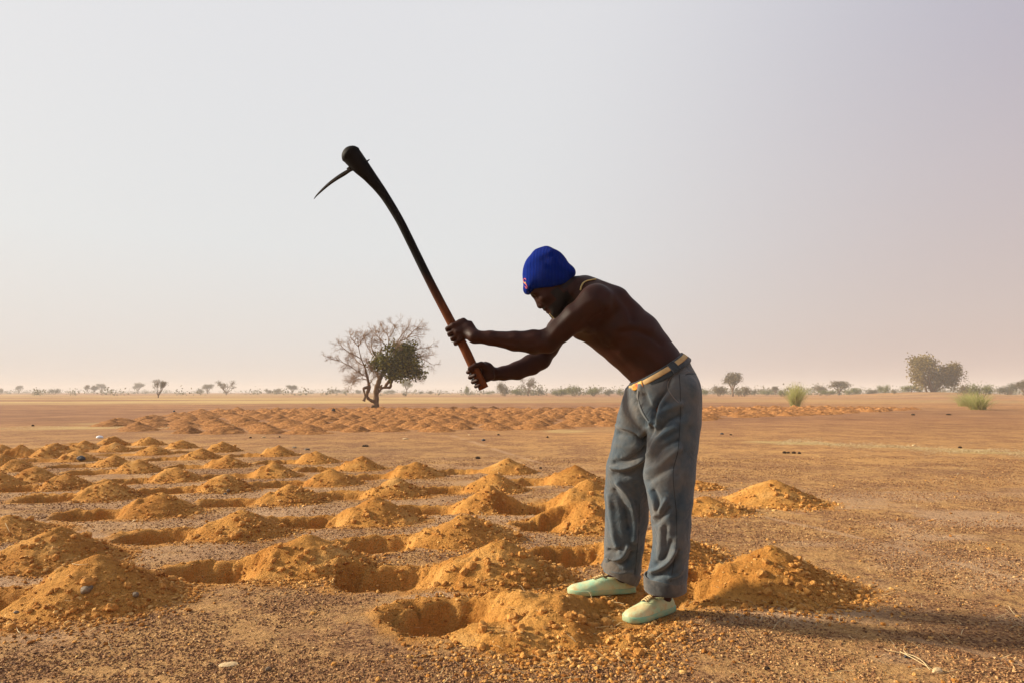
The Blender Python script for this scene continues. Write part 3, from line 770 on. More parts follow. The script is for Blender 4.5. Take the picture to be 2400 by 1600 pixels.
# head, built in its own frame
HO = W(1292.5, 672, 3.0); S1 = 3.0 / 1600 * .97
HF = Vector((-.75, 0, -.66)).normalized(); HU = Vector((-.66, 0, .75)).normalized(); HL = Vector((0, 1, 0))
def hq(f, u, l=0.0): return HO + HF * f + HU * u + HL * l
HM = [tuple(HF), tuple(HU), tuple(HL)]
B.ell(hq(-.005, .045), (.095, .082, .072), HM, k=.02)
B.ell(hq(.028, -.020), (.066, .085, .063), HM, k=.02)
B.cap(hq(.072, .022, -.034), hq(.072, .022, .034), .020, k=.012)
B.ell(hq(.040, -.080), (.046, .036, .044), HM, k=.02)
for s in (-1, 1):
    B.cap(hq(-.015, -.055, .050 * s), hq(.058, -.098, .016 * s), .022, k=.018)
    B.ell(hq(.060, -.018, .040 * s), (.024, .022, .022), HM, k=.014)
    B.ell(hq(.093, .008, .030 * s), (.016, .012, .018), HM, k=.010, mode='sub')
    B.ell(hq(.076, .006, .030 * s), (.013, .013, .014), HM, k=.003)
    B.ell(hq(.086, -.036, .014 * s), (.012, .009, .010), HM, k=.004)
    B.ell(hq(-.012, .012, .070 * s), (.018, .028, .010), HM, k=.004)
B.cap(hq(.084, .006), hq(.094, -.030), .010, None, .0145, k=.008)
B.ell(hq(.072, -.100), (.020, .017, .026), HM, k=.015)
B.ell(hq(.084, -.056), (.014, .0085, .026), HM, k=.005)
B.ell(hq(.082, -.073), (.0135, .0095, .022), HM, k=.004)
B.ell(hq(.098, -.0645), (.012, .0016, .022), HM, k=.002, mode='sub')
# legs under the cloth, ankles and feet
NA = heel_n.lerp(toe_n, .20); FA = heel_f.lerp(toe_f, .20)
for hip, kn, an in ((W(1570, 925, 2.92), W(1567, 1150, 2.90), NA), (W(1530, 925, 3.12), W(1472, 1130, 3.22), FA)):
    a1 = Vector((an.x, an.y, .16)); a0 = Vector((an.x, an.y, .075))
    B.cap(hip, kn, .085, .075, .055, .055, k=0); B.cap(kn, a1, .055, .055, .038, .038, k=.01); B.cap(a1, a0, .038, .038, .036, .036, k=.01)
for an, toe in ((NA, toe_n), (FA, toe_f)):
    f_ = an.lerp(toe, .55); B.cap((an.x, an.y, .062), (f_.x, f_.y, .042), .034, .034, .018, .026, k=.02)
V, Q = B.mesh(); V = relax(V, Q, 2, .5)
body_folds = [
 ([(1372, 806), (1420, 815), (1470, 800)], 9, -.0030), ([(1400, 770), (1430, 790), (1462, 835)], 10, .0035),
 ([(1457, 780), (1490, 776), (1525, 790), (1548, 806)], 7, -.0050), ([(1450, 768), (1485, 762), (1528, 772)], 9, .0040),
 ([(1385, 757), (1398, 745), (1413, 738), (1420, 725)], 6, -.0055), ([(1366, 778), (1385, 780), (1405, 800)], 6, -.0035),
 ([(1455, 700), (1475, 722), (1482, 750)], 8, -.0045), ([(1430, 690), (1452, 716), (1465, 748)], 10, .0050),
 ([(1418, 812), (1440, 830), (1480, 870)], 6, -.0030), ([(1436, 800), (1470, 835), (1510, 868)], 9, .0028),
 ([(1480, 815), (1515, 828), (1545, 850)], 8, .0025),
 ([(1340, 735), (1310, 765), (1290, 790)], 7, .0035), ([(1320, 795), (1345, 770), (1368, 745)], 6, -.0035),
 ([(1262, 785), (1225, 792), (1170, 790)], 5, .0025), ([(1250, 806), (1205, 805), (1160, 796)], 4, -.0025),
 ([(1395, 700), (1372, 712), (1352, 730)], 8, .0035), ([(1420, 735), (1405, 715), (1398, 700)], 5, -.003),
 ([(1353, 650), (1340, 680), (1330, 700)], 5, .003)]
for k in range(4):
    o_ = k * 13; body_folds.append(([(1412 + o_, 800 + k * 9), (1436 + o_, 786 + k * 8), (1462 + o_, 784 + k * 9)], 4.2, .0022))
V = sculpt(V, Q, body_folds)
P = PX(V)
rel = (V - np.array(HO)); f_, u_, l_ = rel @ np.array(HF), rel @ np.array(HU), rel @ np.array(HL)
near_head = np.linalg.norm(rel, axis=1) < .17
beard = near_head & (((u_ < -.062 - .0 * f_) & (f_ < .080) | (u_ < -.088)) & (u_ > -.14) & (f_ > -.03) | ((f_ < .03) & (f_ > -.01) & (u_ < -.02) & (u_ > -.14) & (np.abs(l_) > .04)) | ((u_ < -.044) & (u_ > -.056) & (f_ > .085) & (np.abs(l_) < .028)) | ((u_ > .020) & (u_ < .030) & (f_ > .06) & (np.abs(l_) > .012) & (np.abs(l_) < .045)))
beard &= ~((np.abs(l_) < .02) & (u_ > -.084) & (u_ < -.056) & (f_ > .07))
hair_back = near_head & (f_ < -.02) & (u_ > -.05)
me = mk_mesh('body', V, Q)
at = me.attributes.new('hair', 'FLOAT', 'POINT'); at.data.foreach_set('value', np.clip(beard * 1.0 + hair_back * .8, 0, 1).astype(np.float32))
def pobj(name, me, mat, parent=None):
    o = link(name, me, mat, parent or person); 
    if parent is None: o.matrix_parent_inverse = Matrix.Translation(-person.location)
    return o
body = pobj('body', me, SKIN); BV = bvh_of(V, Q)
BODYV = V

# beanie
def cloth(name, c1, c2, scale=9, rough=.9, weave=260, bmp=.0015, dust=None):
    m, nt, b = mat(name, rough, .15); tcn = N(nt, 'ShaderNodeTexCoord'); v = tcn.outputs['Object']
    n = noise(nt, scale, 8, .7, vec=v); r = ramp(nt, [(.3, c1), (.7, c2)]); nt.links.new(n.outputs[0], r.inputs[0]); c = r.outputs[0]
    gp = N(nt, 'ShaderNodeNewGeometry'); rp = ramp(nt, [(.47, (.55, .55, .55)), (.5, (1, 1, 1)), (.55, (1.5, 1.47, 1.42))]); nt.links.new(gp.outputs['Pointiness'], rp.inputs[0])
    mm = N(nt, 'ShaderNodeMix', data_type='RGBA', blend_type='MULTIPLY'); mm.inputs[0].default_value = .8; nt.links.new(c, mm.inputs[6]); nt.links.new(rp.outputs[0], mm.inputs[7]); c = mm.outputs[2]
    if dust:
        n3 = noise(nt, 4.5, 5, .65, vec=v); rd = ramp(nt, [(.45, (0, 0, 0)), (.72, (.75, .75, .75))]); nt.links.new(n3.outputs[0], rd.inputs[0]); c = mixc(nt, rd.outputs[0], c, dust)
    nt.links.new(c, b.inputs['Base Color'])
    b.inputs['Sheen Weight'].default_value = .25; b.inputs['Sheen Roughness'].default_value = .5
    n0 = noise(nt, 11, 4, .55, vec=v); n0.inputs['Distortion'].default_value = 1.2; p0 = bump(nt, b, n0.outputs[0], .018, .6)
    n2 = noise(nt, weave, 3, .7, vec=v); bump(nt, b, n2.outputs[0], bmp, .8, p0); return m
def knit_mat():
    m, nt, b = mat('blue_knit', .95, .1); 
    tcn = N(nt, 'ShaderNodeTexCoord'); v = tcn.outputs['Object']
    wv = N(nt, 'ShaderNodeTexWave', wave_type='BANDS', bands_direction='X'); wv.inputs['Scale'].default_value = 50; wv.inputs['Distortion'].default_value = 1.0
    nt.links.new(v, wv.inputs['Vector']); n = noise(nt, 30, 4, .6, vec=v)
    r = ramp(nt, [(0, (.0004, .008, .12)), (1, (.001, .020, .22))]); nt.links.new(wv.outputs[0], r.inputs[0]); nt.links.new(r.outputs[0], b.inputs['Base Color'])
    p = bump(nt, b, wv.outputs[0], .003, .9); n2 = noise(nt, 240, 2, .6, vec=v); bump(nt, b, n2.outputs[0], .0015, .7, p); return m
KNIT = knit_mat()
H = Field((-.02, 2.83, 1.30), (.36, 3.17, 1.62), .0035)
q3 = lambda px, py, y=3.0: W(px, py, y)
H.ell(q3(1281, 643), (.1065, .090, .1175), k=0)
H.cap(q3(1298, 648), q3(1336, 640), .076, .080, .024, .055, (0, 1, 0), k=.035)
H.cap(q3(1250, 655), q3(1239, 678), .040, .060, .024, .062, (0, 1, 0), k=.02)
H.cap(q3(1262, 596), q3(1280, 590), .022, k=.02)
# hem line
ax = [H.lo[k] + H.h * np.arange(H.n[k]) for k in range(3)]; X, Y, Z = np.meshgrid(*ax, indexing='ij', sparse=True)
hem = [(1222, 690), (1241, 688.5), (1250, 681), (1270, 679.5), (1291, 678), (1310, 673), (1326, 667), (1340, 657), (1350, 644), (1360, 634)]
hx = [q3(*p).x for p in hem]; hzv = [q3(*p).z for p in hem]
zb = np.interp(ax[0], hx, hzv)[:, None, None]
H.F = np.maximum(H.F, (zb - Z + 0 * X + 0 * Y).astype(np.float32) * .85)
HV, HQ = H.mesh(); HV = relax(HV, HQ, 2, .5)
HV = sculpt(HV, HQ, [([(1240, 620), (1262, 600), (1290, 592)], 7, .0025), ([(1275, 610), (1290, 625), (1320, 640)], 8, -.003), ([(1255, 640), (1280, 655), (1320, 655)], 7, .002), ([(1300, 605), (1318, 625), (1340, 640)], 6, .002)],
            lambda V, P, s: .0022 * fbm(V[:, 0] * 16 + 3, V[:, 2] * 16 + V[:, 1] * 9, 5, 3))
beanie = pobj('beanie', mk_mesh('beanie', HV, HQ), KNIT); HB = bvh_of(HV, HQ)
hm = MB(); pts = [on(HB, x, y - 1.2, .001) for x, y in [(1231, 688), (1241, 687), (1250, 680), (1270, 678), (1291, 676.5), (1310, 671.5), (1326, 665), (1338, 656)]]
tube(hm, smooth_path([p for p in pts if p], 5), .0028, 6); pobj('hem', hm.mesh('hem'), KNIT, beanie)
PINK = simple('salmon_thread', (.85, .16, .13), None, rough=.7); YEL = simple('gold_thread', (.75, .50, .08), None, rough=.7)
em = MB(); pts = [(1233.5, 657.5), (1231.5, 653.5), (1228.8, 654), (1227.5, 658), (1228.5, 662.5), (1231.5, 665.5), (1234.5, 668.5), (1235.6, 673), (1234.6, 676.3), (1232.6, 675), (1231.3, 671.5)]
pp = [on(HB, x, y, .0012) for x, y in smooth_path(pts, 4)]; tube(em, [p for p in pp if p], .0013, 6)
e_ = pobj('emblem', em.mesh('emblem'), PINK, beanie)
em = MB(); pp = [on(HB, x, y, .0022) for x, y in [(1229.5, 661), (1231, 664.5), (1232.6, 661.5), (1233.8, 665.5), (1232.5, 668)]]; tube(em, [p for p in pp if p], .0010, 5)
e2 = pobj('emblem_thread', em.mesh('emblem_thread'), YEL, beanie)

# necklace: thin gold chain over the nape
GOLD = simple('brass_chain', (.55, .42, .16), None, rough=.4, spec=.6); mbn = MB()
pts = [(1361, 680), (1363, 672), (1368, 664), (1376, 659.5), (1386, 657.5), (1396, 656)]
for i, (x, y) in enumerate(smooth_path(pts, 5)):
    p = on(BV, x, y, .003) or W(x, y, 2.98)
    r = .0042; V_, F_ = ICO0; mbn.add(V_ * np.array([r, r, r * .7]) + np.array(p), F_)
for i, (x, y) in enumerate(smooth_path([(1288, 735), (1293, 741), (1298, 746)], 4)):
    p = W(x, y, 2.97); V_, F_ = ICO0; mbn.add(V_ * .0018 + np.array(p), F_)
pobj('necklace', mbn.mesh('necklace'), GOLD)

# trousers
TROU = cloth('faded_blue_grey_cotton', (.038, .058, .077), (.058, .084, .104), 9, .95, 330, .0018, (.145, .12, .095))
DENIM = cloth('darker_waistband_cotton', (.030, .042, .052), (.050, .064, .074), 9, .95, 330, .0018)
SEAM = simple('dark_seam', (.030, .034, .038), None, rough=.95, spec=.05); LIGHTSEAM = simple('worn_edge', (.20, .18, .165), None, rough=.95, spec=.05)
TF = Field((.36, 2.60, .06), (.90, 3.50, 1.14), .0045)
bA, bB = W(1490, 896, 3.02), W(1596, 831, 3.02); WU = (bB - bA).normalized(); WV = Vector((0, 1, 0)); WN = WU.cross(WV).normalized()
if WN.z < 0: WN = -WN
WC = W(1538, 866, 3.02)
hips = [(1531, 856, 3.02, .126, .155), (1545, 882, 3.02, .143, .165), (1555, 912, 3.02, .153, .172), (1556, 945, 3.02, .158, .175)]
for i, (a, b) in enumerate(zip(hips[:-1], hips[1:])): TF.cap(W(*a[:3]), W(*b[:3]), a[3], a[4], b[3], b[4], k=0 if i == 0 else .01)
near = [(1580, 925, 2.93, 62, .115), (1580, 985, 2.925, 61, .115), (1577, 1038, 2.92, 57, .112), (1568, 1113, 2.90, 58, .108), (1571, 1173, 2.90, 50.5, .098), (1573, 1220, 2.905, 44.5, .090), (1573.5, 1275, 2.915, 41, .086), (1566, 1339, 2.95, 43.5, .085), (1560, 1368, 2.96, 44, .084)]
far = [(1515, 925, 3.10, 52, .115), (1500, 985, 3.12, 52, .115), (1487, 1050, 3.15, 52, .110), (1476, 1101, 3.18, 54, .106), (1470, 1157, 3.21, 52, .100), (1469, 1212, 3.24, 48, .094), (1462, 1275, 3.27, 44.5, .090), (1458, 1325, 3.30, 43, .088), (1456, 1348, 3.30, 42, .086)]
for leg in (near, far):
    for i, (a, b) in enumerate(zip(leg[:-1], leg[1:])):
        TF.cap(W(*a[:3]), W(*b[:3]), a[3] * a[2] / 1600 * 1.0, a[4], b[3] * b[2] / 1600, b[4], k=.03 if i == 0 else .008)
TF.cut(WC + WN * -.004, WN)
X, Y, Z = np.meshgrid(*[TF.lo[k] + TF.h * np.arange(TF.n[k]) for k in range(3)], indexing='ij', sparse=True)
zthr = np.where(Y < 3.12, W(1558, 1364, 2.94).z, W(1458, 1345, 3.30).z - .16 * (X - W(1458, 1345, 3.30).x))
TF.F = np.maximum(TF.F, (zthr - Z).astype(np.float32))
V, Q = TF.mesh(); V = relax(V, Q, 2, .5)
folds = [
 # near leg
 ([(1537, 995), (1557, 963), (1594, 945)], 8, .010), ([(1540, 1012), (1565, 985), (1592, 972)], 7, -.008),
 ([(1527, 1060), (1545, 1025), (1580, 1000)], 7, .008), ([(1530, 1078), (1552, 1050), (1588, 1030)], 6, -.006),
 ([(1516, 1103), (1540, 1092), (1565, 1072), (1592, 1050)], 7, .009), ([(1520, 1125), (1545, 1110), (1575, 1090)], 7, -.007),
 ([(1520, 1150), (1530, 1168), (1535, 1190)], 5, .008), ([(1533, 1150), (1542, 1172), (1540, 1200)], 5, -.007),
 ([(1530, 1210), (1545, 1195), (1560, 1170)], 5, .008), ([(1532, 1225), (1550, 1212), (1568, 1190)], 5, -.006),
 ([(1548, 1235), (1546, 1280), (1545, 1310)], 6, .006), ([(1560, 1235), (1558, 1280), (1556, 1305)], 6, -.005),
 ([(1523, 1338), (1545, 1330), (1565, 1315), (1581, 1291)], 6, .013), ([(1530, 1350), (1555, 1340), (1580, 1318), (1590, 1290)], 6, -.010),
 ([(1540, 1318), (1560, 1300), (1572, 1270)], 6, -.008),
 ([(1600, 1330), (1590, 1345), (1570, 1352)], 5, .006), ([(1612, 960), (1605, 1080), (1596, 1200), (1590, 1320)], 14, .003),
 ([(1625, 900), (1632, 960), (1624, 1050)], 10, .004), ([(1615, 1000), (1600, 1060), (1590, 1110)], 9, -.004), ([(1605, 1120), (1590, 1190), (1580, 1250)], 9, -.004),
 # seat, fly and crotch
 ([(1500, 905), (1498, 930), (1510, 965), (1528, 985)], 7, .008), ([(1490, 905), (1488, 935), (1498, 965), (1518, 995)], 5, -.010),
 ([(1535, 990), (1537, 950), (1560, 915), (1570, 880)], 6, -.013), ([(1548, 985), (1548, 950), (1563, 925)], 6, .007),
 ([(1480, 905), (1482, 930), (1492, 940)], 6, -.012), ([(1505, 1010), (1518, 1000), (1530, 990)], 6, .007), ([(1515, 1030), (1524, 1015), (1530, 1000)], 5, -.010),
 ([(1512, 925), (1520, 945), (1530, 960)], 6, -.007),
 # far leg
 ([(1446, 996), (1475, 1003), (1508, 1013)], 5, .012), ([(1450, 1012), (1480, 1020), (1512, 1032)], 7, -.011), ([(1468, 950), (1480, 975), (1500, 995)], 7, .005),
 ([(1436, 1095), (1460, 1096), (1490, 1085), (1516, 1064)], 5, .014), ([(1440, 1082), (1465, 1080), (1490, 1068), (1512, 1048)], 6, -.012),
 ([(1440, 1110), (1470, 1112), (1500, 1096)], 8, -.007), ([(1445, 1040), (1470, 1045), (1500, 1050)], 9, .006),
 ([(1448, 1130), (1475, 1165), (1487, 1215), (1484, 1265)], 6, .010), ([(1440, 1150), (1462, 1185), (1472, 1235)], 7, -.009), ([(1428, 1160), (1432, 1200), (1440, 1260), (1452, 1290)], 6, .009),
 ([(1424, 1300), (1440, 1308), (1460, 1300), (1470, 1280)], 5, .013), ([(1428, 1315), (1448, 1324), (1470, 1315), (1482, 1295)], 6, -.011), ([(1426, 1288), (1440, 1292), (1452, 1285)], 5, -.009),
 ([(1425, 1335), (1450, 1342), (1480, 1338)], 4, .006), ([(1500, 1130), (1497, 1200), (1490, 1280)], 8, .004)]
V = sculpt(V, Q, folds, lambda V, P, s: .004 * fbm(V[:, 0] * 12 + V[:, 1] * 7, V[:, 2] * 9, 77, 3) + .0028 * (1 - s) * fbm(V[:, 0] * 14, V[:, 2] * 10 + V[:, 1] * 4, 78, 3), gain=1.35)
trousers = pobj('trousers', mk_mesh('trousers', V, Q), TROU); TB = bvh_of(V, Q); PI_ = Matrix.Translation(-person.location)
def sub(name, me, mat, par=trousers, label=None):
    o = link(name, me, mat, par)
    if label: o['label'] = label
    return o
trousers['label'] = 'faded blue-grey trousers dusty at the knees'
def seamline(name, pts, r, mat, off=.0006, n=8, flat=None):
    pp = [on(TB, x, y, off) for x, y in smooth_path(pts, n)]; pp = [p for p in pp if p]
    P_ = np.array([tuple(p) for p in pp])
    for _ in range(3): P_[1:-1] = .5 * P_[1:-1] + .25 * (P_[:-2] + P_[2:])
    m = MB(); tube(m, P_, r, 6); return sub(name, m.mesh(name), mat)
seamline('side_seam', [(1592, 878), (1594, 910), (1595, 960), (1592, 1020), (1588, 1060), (1578, 1100), (1579, 1140), (1585, 1200), (1586, 1260), (1582, 1300), (1572, 1362)], .0013, SEAM, .0012)
seamline('side_seam', [(1498, 1180), (1497, 1240), (1492, 1300), (1488, 1345)], .0011, SEAM)
seamline('pocket_edge', [(1573, 872), (1573, 884), (1565, 896), (1566, 910), (1576, 928), (1590, 943)], .0017, LIGHTSEAM, .0018)
seamline('pocket_edge', [(1607, 874), (1618, 871), (1632, 870), (1638, 872)], .0014, LIGHTSEAM, .0012)
seamline('pocket_edge', [(1606, 878), (1618, 875.5), (1636, 876)], .0014, SEAM, .0008)
seamline('fly_seam', [(1497, 915), (1497, 935), (1506, 962), (1520, 985)], .0014, SEAM)
# waistband, belt and belt loops
def ring(c, u, v, n, a, b, h, th, seg=72, a0=0, a1=2 * math.pi, taper=0):
    closed = a1 - a0 > 6.2; m = seg if closed else seg + 1
    t = a0 + (a1 - a0) * np.arange(m) / seg; c, u, v, n = (np.array(tuple(x)) for x in (c, u, v, n)); Vv = []
    for (dr, dh) in ((0, -h / 2), (th * .6, -h / 2 + th * .3), (th, -h / 4), (th, h / 4), (th * .6, h / 2 - th * .3), (0, h / 2), (-th * .5, h / 2), (-th * .5, -h / 2)):
        Vv.append(c + np.outer(np.cos(t) * (a + dr + taper * dh), u) + np.outer(np.sin(t) * (b + dr + taper * dh), v) + n * dh)
    k = len(Vv); Vv = np.stack(Vv, 1).reshape(-1, 3); F = []
    for i in range(m if closed else m - 1):
        for j in range(k): F.append((i * k + j, i * k + (j + 1) % k, ((i + 1) % m) * k + (j + 1) % k, ((i + 1) % m) * k + j))
    if not closed: 
        for i in (0, m - 1):
            F += [(i * k + 0, i * k + 1, i * k + 6, i * k + 7), (i * k + 1, i * k + 2, i * k + 5, i * k + 6), (i * k + 2, i * k + 3, i * k + 4, i * k + 5)]
    return np.array(Vv), np.array(F)
WA, WB = .1255, .158
wc = WC + WU * -.002
mbw = MB(); mbw.add(*ring(wc - WN * .017, WU, WV, WN, WA + .012, WB + .008, .050, .006, taper=-.42)); sub('waistband', mbw.mesh('waistband'), DENIM)
BELT = simple('tan_canvas_belt', (.40, .26, .115), (.52, .36, .17), 25, .85, .2, .001, 300)
mbw = MB(); mbw.add(*ring(wc - WN * .009, WU, WV, WN, WA + .0145, WB + .0115, .0205, .0035, taper=-.42)); belt = pobj('belt', mbw.mesh('belt'), BELT)
for ang, hw in ((-math.pi * .5 - .98, .13), (-math.pi * .5 + .27, .13), (-.05, .06), (math.pi * .5, .1)):
    m = MB(); m.add(*ring(wc - WN * .016, WU, WV, WN, WA + .0185, WB + .0165, .048, .0035, 8, ang - hw, ang + hw, taper=-.42)); sub('belt_loop', m.mesh('belt_loop'), DENIM)
BUCK = simple('yellow_red_buckle', (.62, .38, .05), (.50, .04, .02), 45, .5, .4)
m = MB(); m.add(*ring(wc - WN * .009, WU, WV, WN, WA + .0185, WB + .016, .026, .0035, 10, -math.pi + .35, -math.pi + .78, taper=-.42)); sub('buckle', m.mesh('buckle'), BUCK, belt, 'bright yellow and red buckle')
# turned up cuffs
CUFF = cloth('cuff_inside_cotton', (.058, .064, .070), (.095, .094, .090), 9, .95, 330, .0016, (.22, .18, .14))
def cuff(pt, pb, ha, wa, hh, tilt, lab=None):
    c = (pt + pb) / 2; n = (pt - pb).normalized(); u = Vector((1, 0, 0)); u = (u - n * u.dot(n)).normalized(); u = (u + n * tilt).normalized(); n = (n - u * n.dot(u)).normalized(); v = n.cross(u)
    m = MB(); Vv, F = ring(c, u, v, n, ha, wa, hh, .005, 60)
    Vv = Vv + .0025 * np.stack([fbm(Vv[:, 0] * 22, Vv[:, 2] * 22, 4, 2), fbm(Vv[:, 1] * 22, Vv[:, 2] * 22, 9, 2), 1.2 * fbm(Vv[:, 0] * 18, Vv[:, 1] * 18, 6, 2)], 1)
    m.add(Vv, F); o = sub('cuff', m.mesh('cuff'), CUFF); return c, u, v, n
c1 = cuff(W(1559, 1348, 2.96), W(1559, 1379, 2.965), 46 / 1600 * 2.96, .088, .062, .03)
c2 = cuff(W(1459, 1324, 3.30), W(1452, 1349, 3.30), 44 / 1600 * 3.30, .090, .052, -.20)
m = MB(); cc = c1[0]; a_ = -.95
for k in range(7):
    h = -.03 + .01 * k; p = cc + c1[1] * (math.cos(a_) * (.0856 + .005)) + c1[2] * (-math.sin(a_) * (.0955) * (1 if c1[2].y < 0 else -1)) * -1 + c1[3] * h
    tube(m, [p + Vector((-.003, -.002, 0)), p + Vector((.003, -.002, .006 if k % 2 else -.004))], .0011, 5)
sub('cuff_stitching', m.mesh('cuff_stitching'), simple('frayed_thread', (.6, .52, .42), None))

# shoes
def shoe_mat():
    m, nt, b = mat('dusty_mint_plastic', .5, .4); tcn = N(nt, 'ShaderNodeTexCoord'); v = tcn.outputs['Object']
    n = noise(nt, 9, 5, .6, vec=v); r = ramp(nt, [(.36, (.30, .52, .34)), (.50, (.50, .53, .29)), (.64, (.62, .48, .24))]); nt.links.new(n.outputs[0], r.inputs[0]); nt.links.new(r.outputs[0], b.inputs['Base Color'])
    n5 = noise(nt, 38, 6, .7, vec=v); sz = N(nt, 'ShaderNodeSeparateXYZ'); nt.links.new(v, sz.inputs[0])
    f = math_(nt, 'ADD', n5.outputs[0], math_(nt, 'MULTIPLY', sz.outputs[2], -3.0)); rd2 = ramp(nt, [(.38, (0, 0, 0)), (.56, (.85, .85, .85))]); nt.links.new(f, rd2.inputs[0])
    nt.links.new(mixc(nt, rd2.outputs[0], r.outputs[0], (.50, .30, .12)), b.inputs['Base Color'])
    n2 = noise(nt, 120, 3, vec=v); bump(nt, b, n2.outputs[0], .0015, .8); return m
SHOE = shoe_mat(); SOLE = simple('mint_sole', (.20, .40, .26), (.46, .40, .20), 14, .6, .3, .0006, 200)
LACE = simple('straw_lace', (.44, .29, .12), (.60, .44, .22), 60, .9, .1); DARK = simple('shoe_inside', (.06, .07, .05), None)
def shoe(heel, toe, zg, label):
    ax_ = Vector((toe.x - heel.x, toe.y - heel.y, 0)); Lg = ax_.length; f = ax_ / Lg; l = Vector((-f.y, f.x, 0))
    # t, centre shift, half width, top height, sole half width
    prof = [(0, .018, .036), (.03, .028, .052), (.10, .035, .066), (.2, .038, .074), (.32, .039, .078), (.42, .040, .080), (.52, .043, .073), (.62, .047, .062), (.72, .050, .053), (.82, .048, .046), (.90, .041, .041), (.96, .029, .035), (1.0, .012, .026)]
    P_ = smooth_path(prof, 3); nsec = 22; Vv = []
    for t, wv, hv in P_:
        for k in range(nsec):
            th = math.pi * k / (nsec - 1); c, s = math.cos(th), math.sin(th)
            cx = wv * (abs(c) ** .8) * (1 if c > 0 else -1) * (1 - .10 * s); z = zg + .016 + (hv - .016) * (max(s, 0) ** .75)
            if .12 < t < .46 and s > .80: z -= .012 * (s - .80) / .2
            p = heel + f * (t * Lg) + l * (cx + .006 * math.sin(t * 3.14)); Vv.append((p.x, p.y, z))
    ns = len(P_); F = [(i * nsec + j, i * nsec + j + 1, (i + 1) * nsec + j + 1, (i + 1) * nsec + j) for i in range(ns - 1) for j in range(nsec - 1)]
    for i in (0, ns - 1): F += [(i * nsec + j, i * nsec + j + 1, i * nsec + nsec - 2 - j, i * nsec + nsec - 1 - j) for j in range(nsec // 2 - 1)]
    m = MB(); m.add(Vv, F); me = m.mesh('shoe')
    so_ = pobj('shoe', me, SHOE); so_['label'] = label
    bv = bvh_of(np.array(Vv), np.array(F))
    def top(t, x, off=.001):
        o = heel + f * (t * Lg) + l * x + Vector((0, 0, .4)); h, n, _, _ = bv.ray_cast(o, Vector((0, 0, -1)))
        return (h + Vector((0, 0, off))) if h else None
    # sole
    Sv = []; K = 56; mS = MB()
    ring_ = []
    for k in range(K):
        a = 2 * math.pi * k / K; t = .5 - .5 * math.cos(a) ; sgn = 1 if math.sin(a) >= 0 else -1
        wv = np.interp(t, [p[0] for p in P_], [p[1] for p in P_]); ring_.append((t * 1.012 - .006, sgn * (wv + .0035) if 0 < k < K and k != K // 2 else 0))
    lv = [(0, -.003), (.003, 0), (.020, 0), (.0235, -.002), (.0235, -.012)]
    for z, dr in lv:
        for t, x in ring_:
            sx = x + (dr if x > 0 else -dr if x < 0 else 0) ; tt = t + (-dr / Lg if t > .5 else dr / Lg) * -1 * (1 if abs(x) < .02 else 0)
            p = heel + f * (tt * Lg) + l * (sx + .006 * math.sin(min(max(t, 0), 1) * 3.14)); Sv.append((p.x, p.y, zg + z))
    F = [(i * K + j, i * K + (j + 1) % K, (i + 1) * K + (j + 1) % K, (i + 1) * K + j) for i in range(len(lv) - 1) for j in range(K)]
    mS.add(Sv, F); sub('sole', mS.mesh('sole'), SOLE, so_)
    # collar, seam, laces
    mC = MB(); cp = []
    for k in range(33):
        a = 2 * math.pi * k / 32; p = top(.25 + .20 * -math.cos(a), .030 * math.sin(a), .002)
        if p: cp.append(p)
    tube(mC, cp, .0035, 6); sub('collar', mC.mesh('collar'), SHOE, so_)
    mC = MB(); cp = [p for p in (top(.50 + .16 * (1 - (x / .04) ** 2) , x, .0006) for x in np.linspace(-.042, .042, 15)) if p]
    tube(mC, cp, .0014, 5); sub('toe_seam', mC.mesh('toe_seam'), SHOE, so_)
    mT = MB(); g = [[top(t, x, .0012) for x in np.linspace(-.011, .011, 4)] for t in np.linspace(.43, .62, 6)]
    if all(all(r) for r in g): mT.add([tuple(p) for r in g for p in r], grid_faces(4, 6)); sub('tongue', mT.mesh('tongue'), DARK, so_)
    mL = MB()
    for k in range(5):
        t0 = .435 + k * .038
        for sgn in (-1, 1):
            cp = [top(t0 + .024 * u_, sgn * (-.016 + .032 * u_), .003 + .004 * math.sin(3.14 * u_)) for u_ in np.linspace(0, 1, 6)]
            if all(cp): tube(mL, cp, .0025, 5)
    for sgn in (-1, 1):
        b0 = top(.445, 0, .007); cp = [b0 + l * (sgn * .022 * u_) + f * (.018 * u_ * (1 - u_) * 4 * (1 if sgn > 0 else -1)) + Vector((0, 0, .006 * math.sin(3 * u_) - .006 * u_)) for u_ in np.linspace(0, 1, 8)]
        tube(mL, cp, .0019, 5)
    sub('laces', mL.mesh('laces'), LACE, so_)
zn, zf = .004, .006


shoe(heel_n, toe_n, zn, 'near shoe pointing to the camera, dusty mint with straw laces')
shoe(heel_f, toe_f, zf, 'far shoe in profile, dusty mint with straw laces')

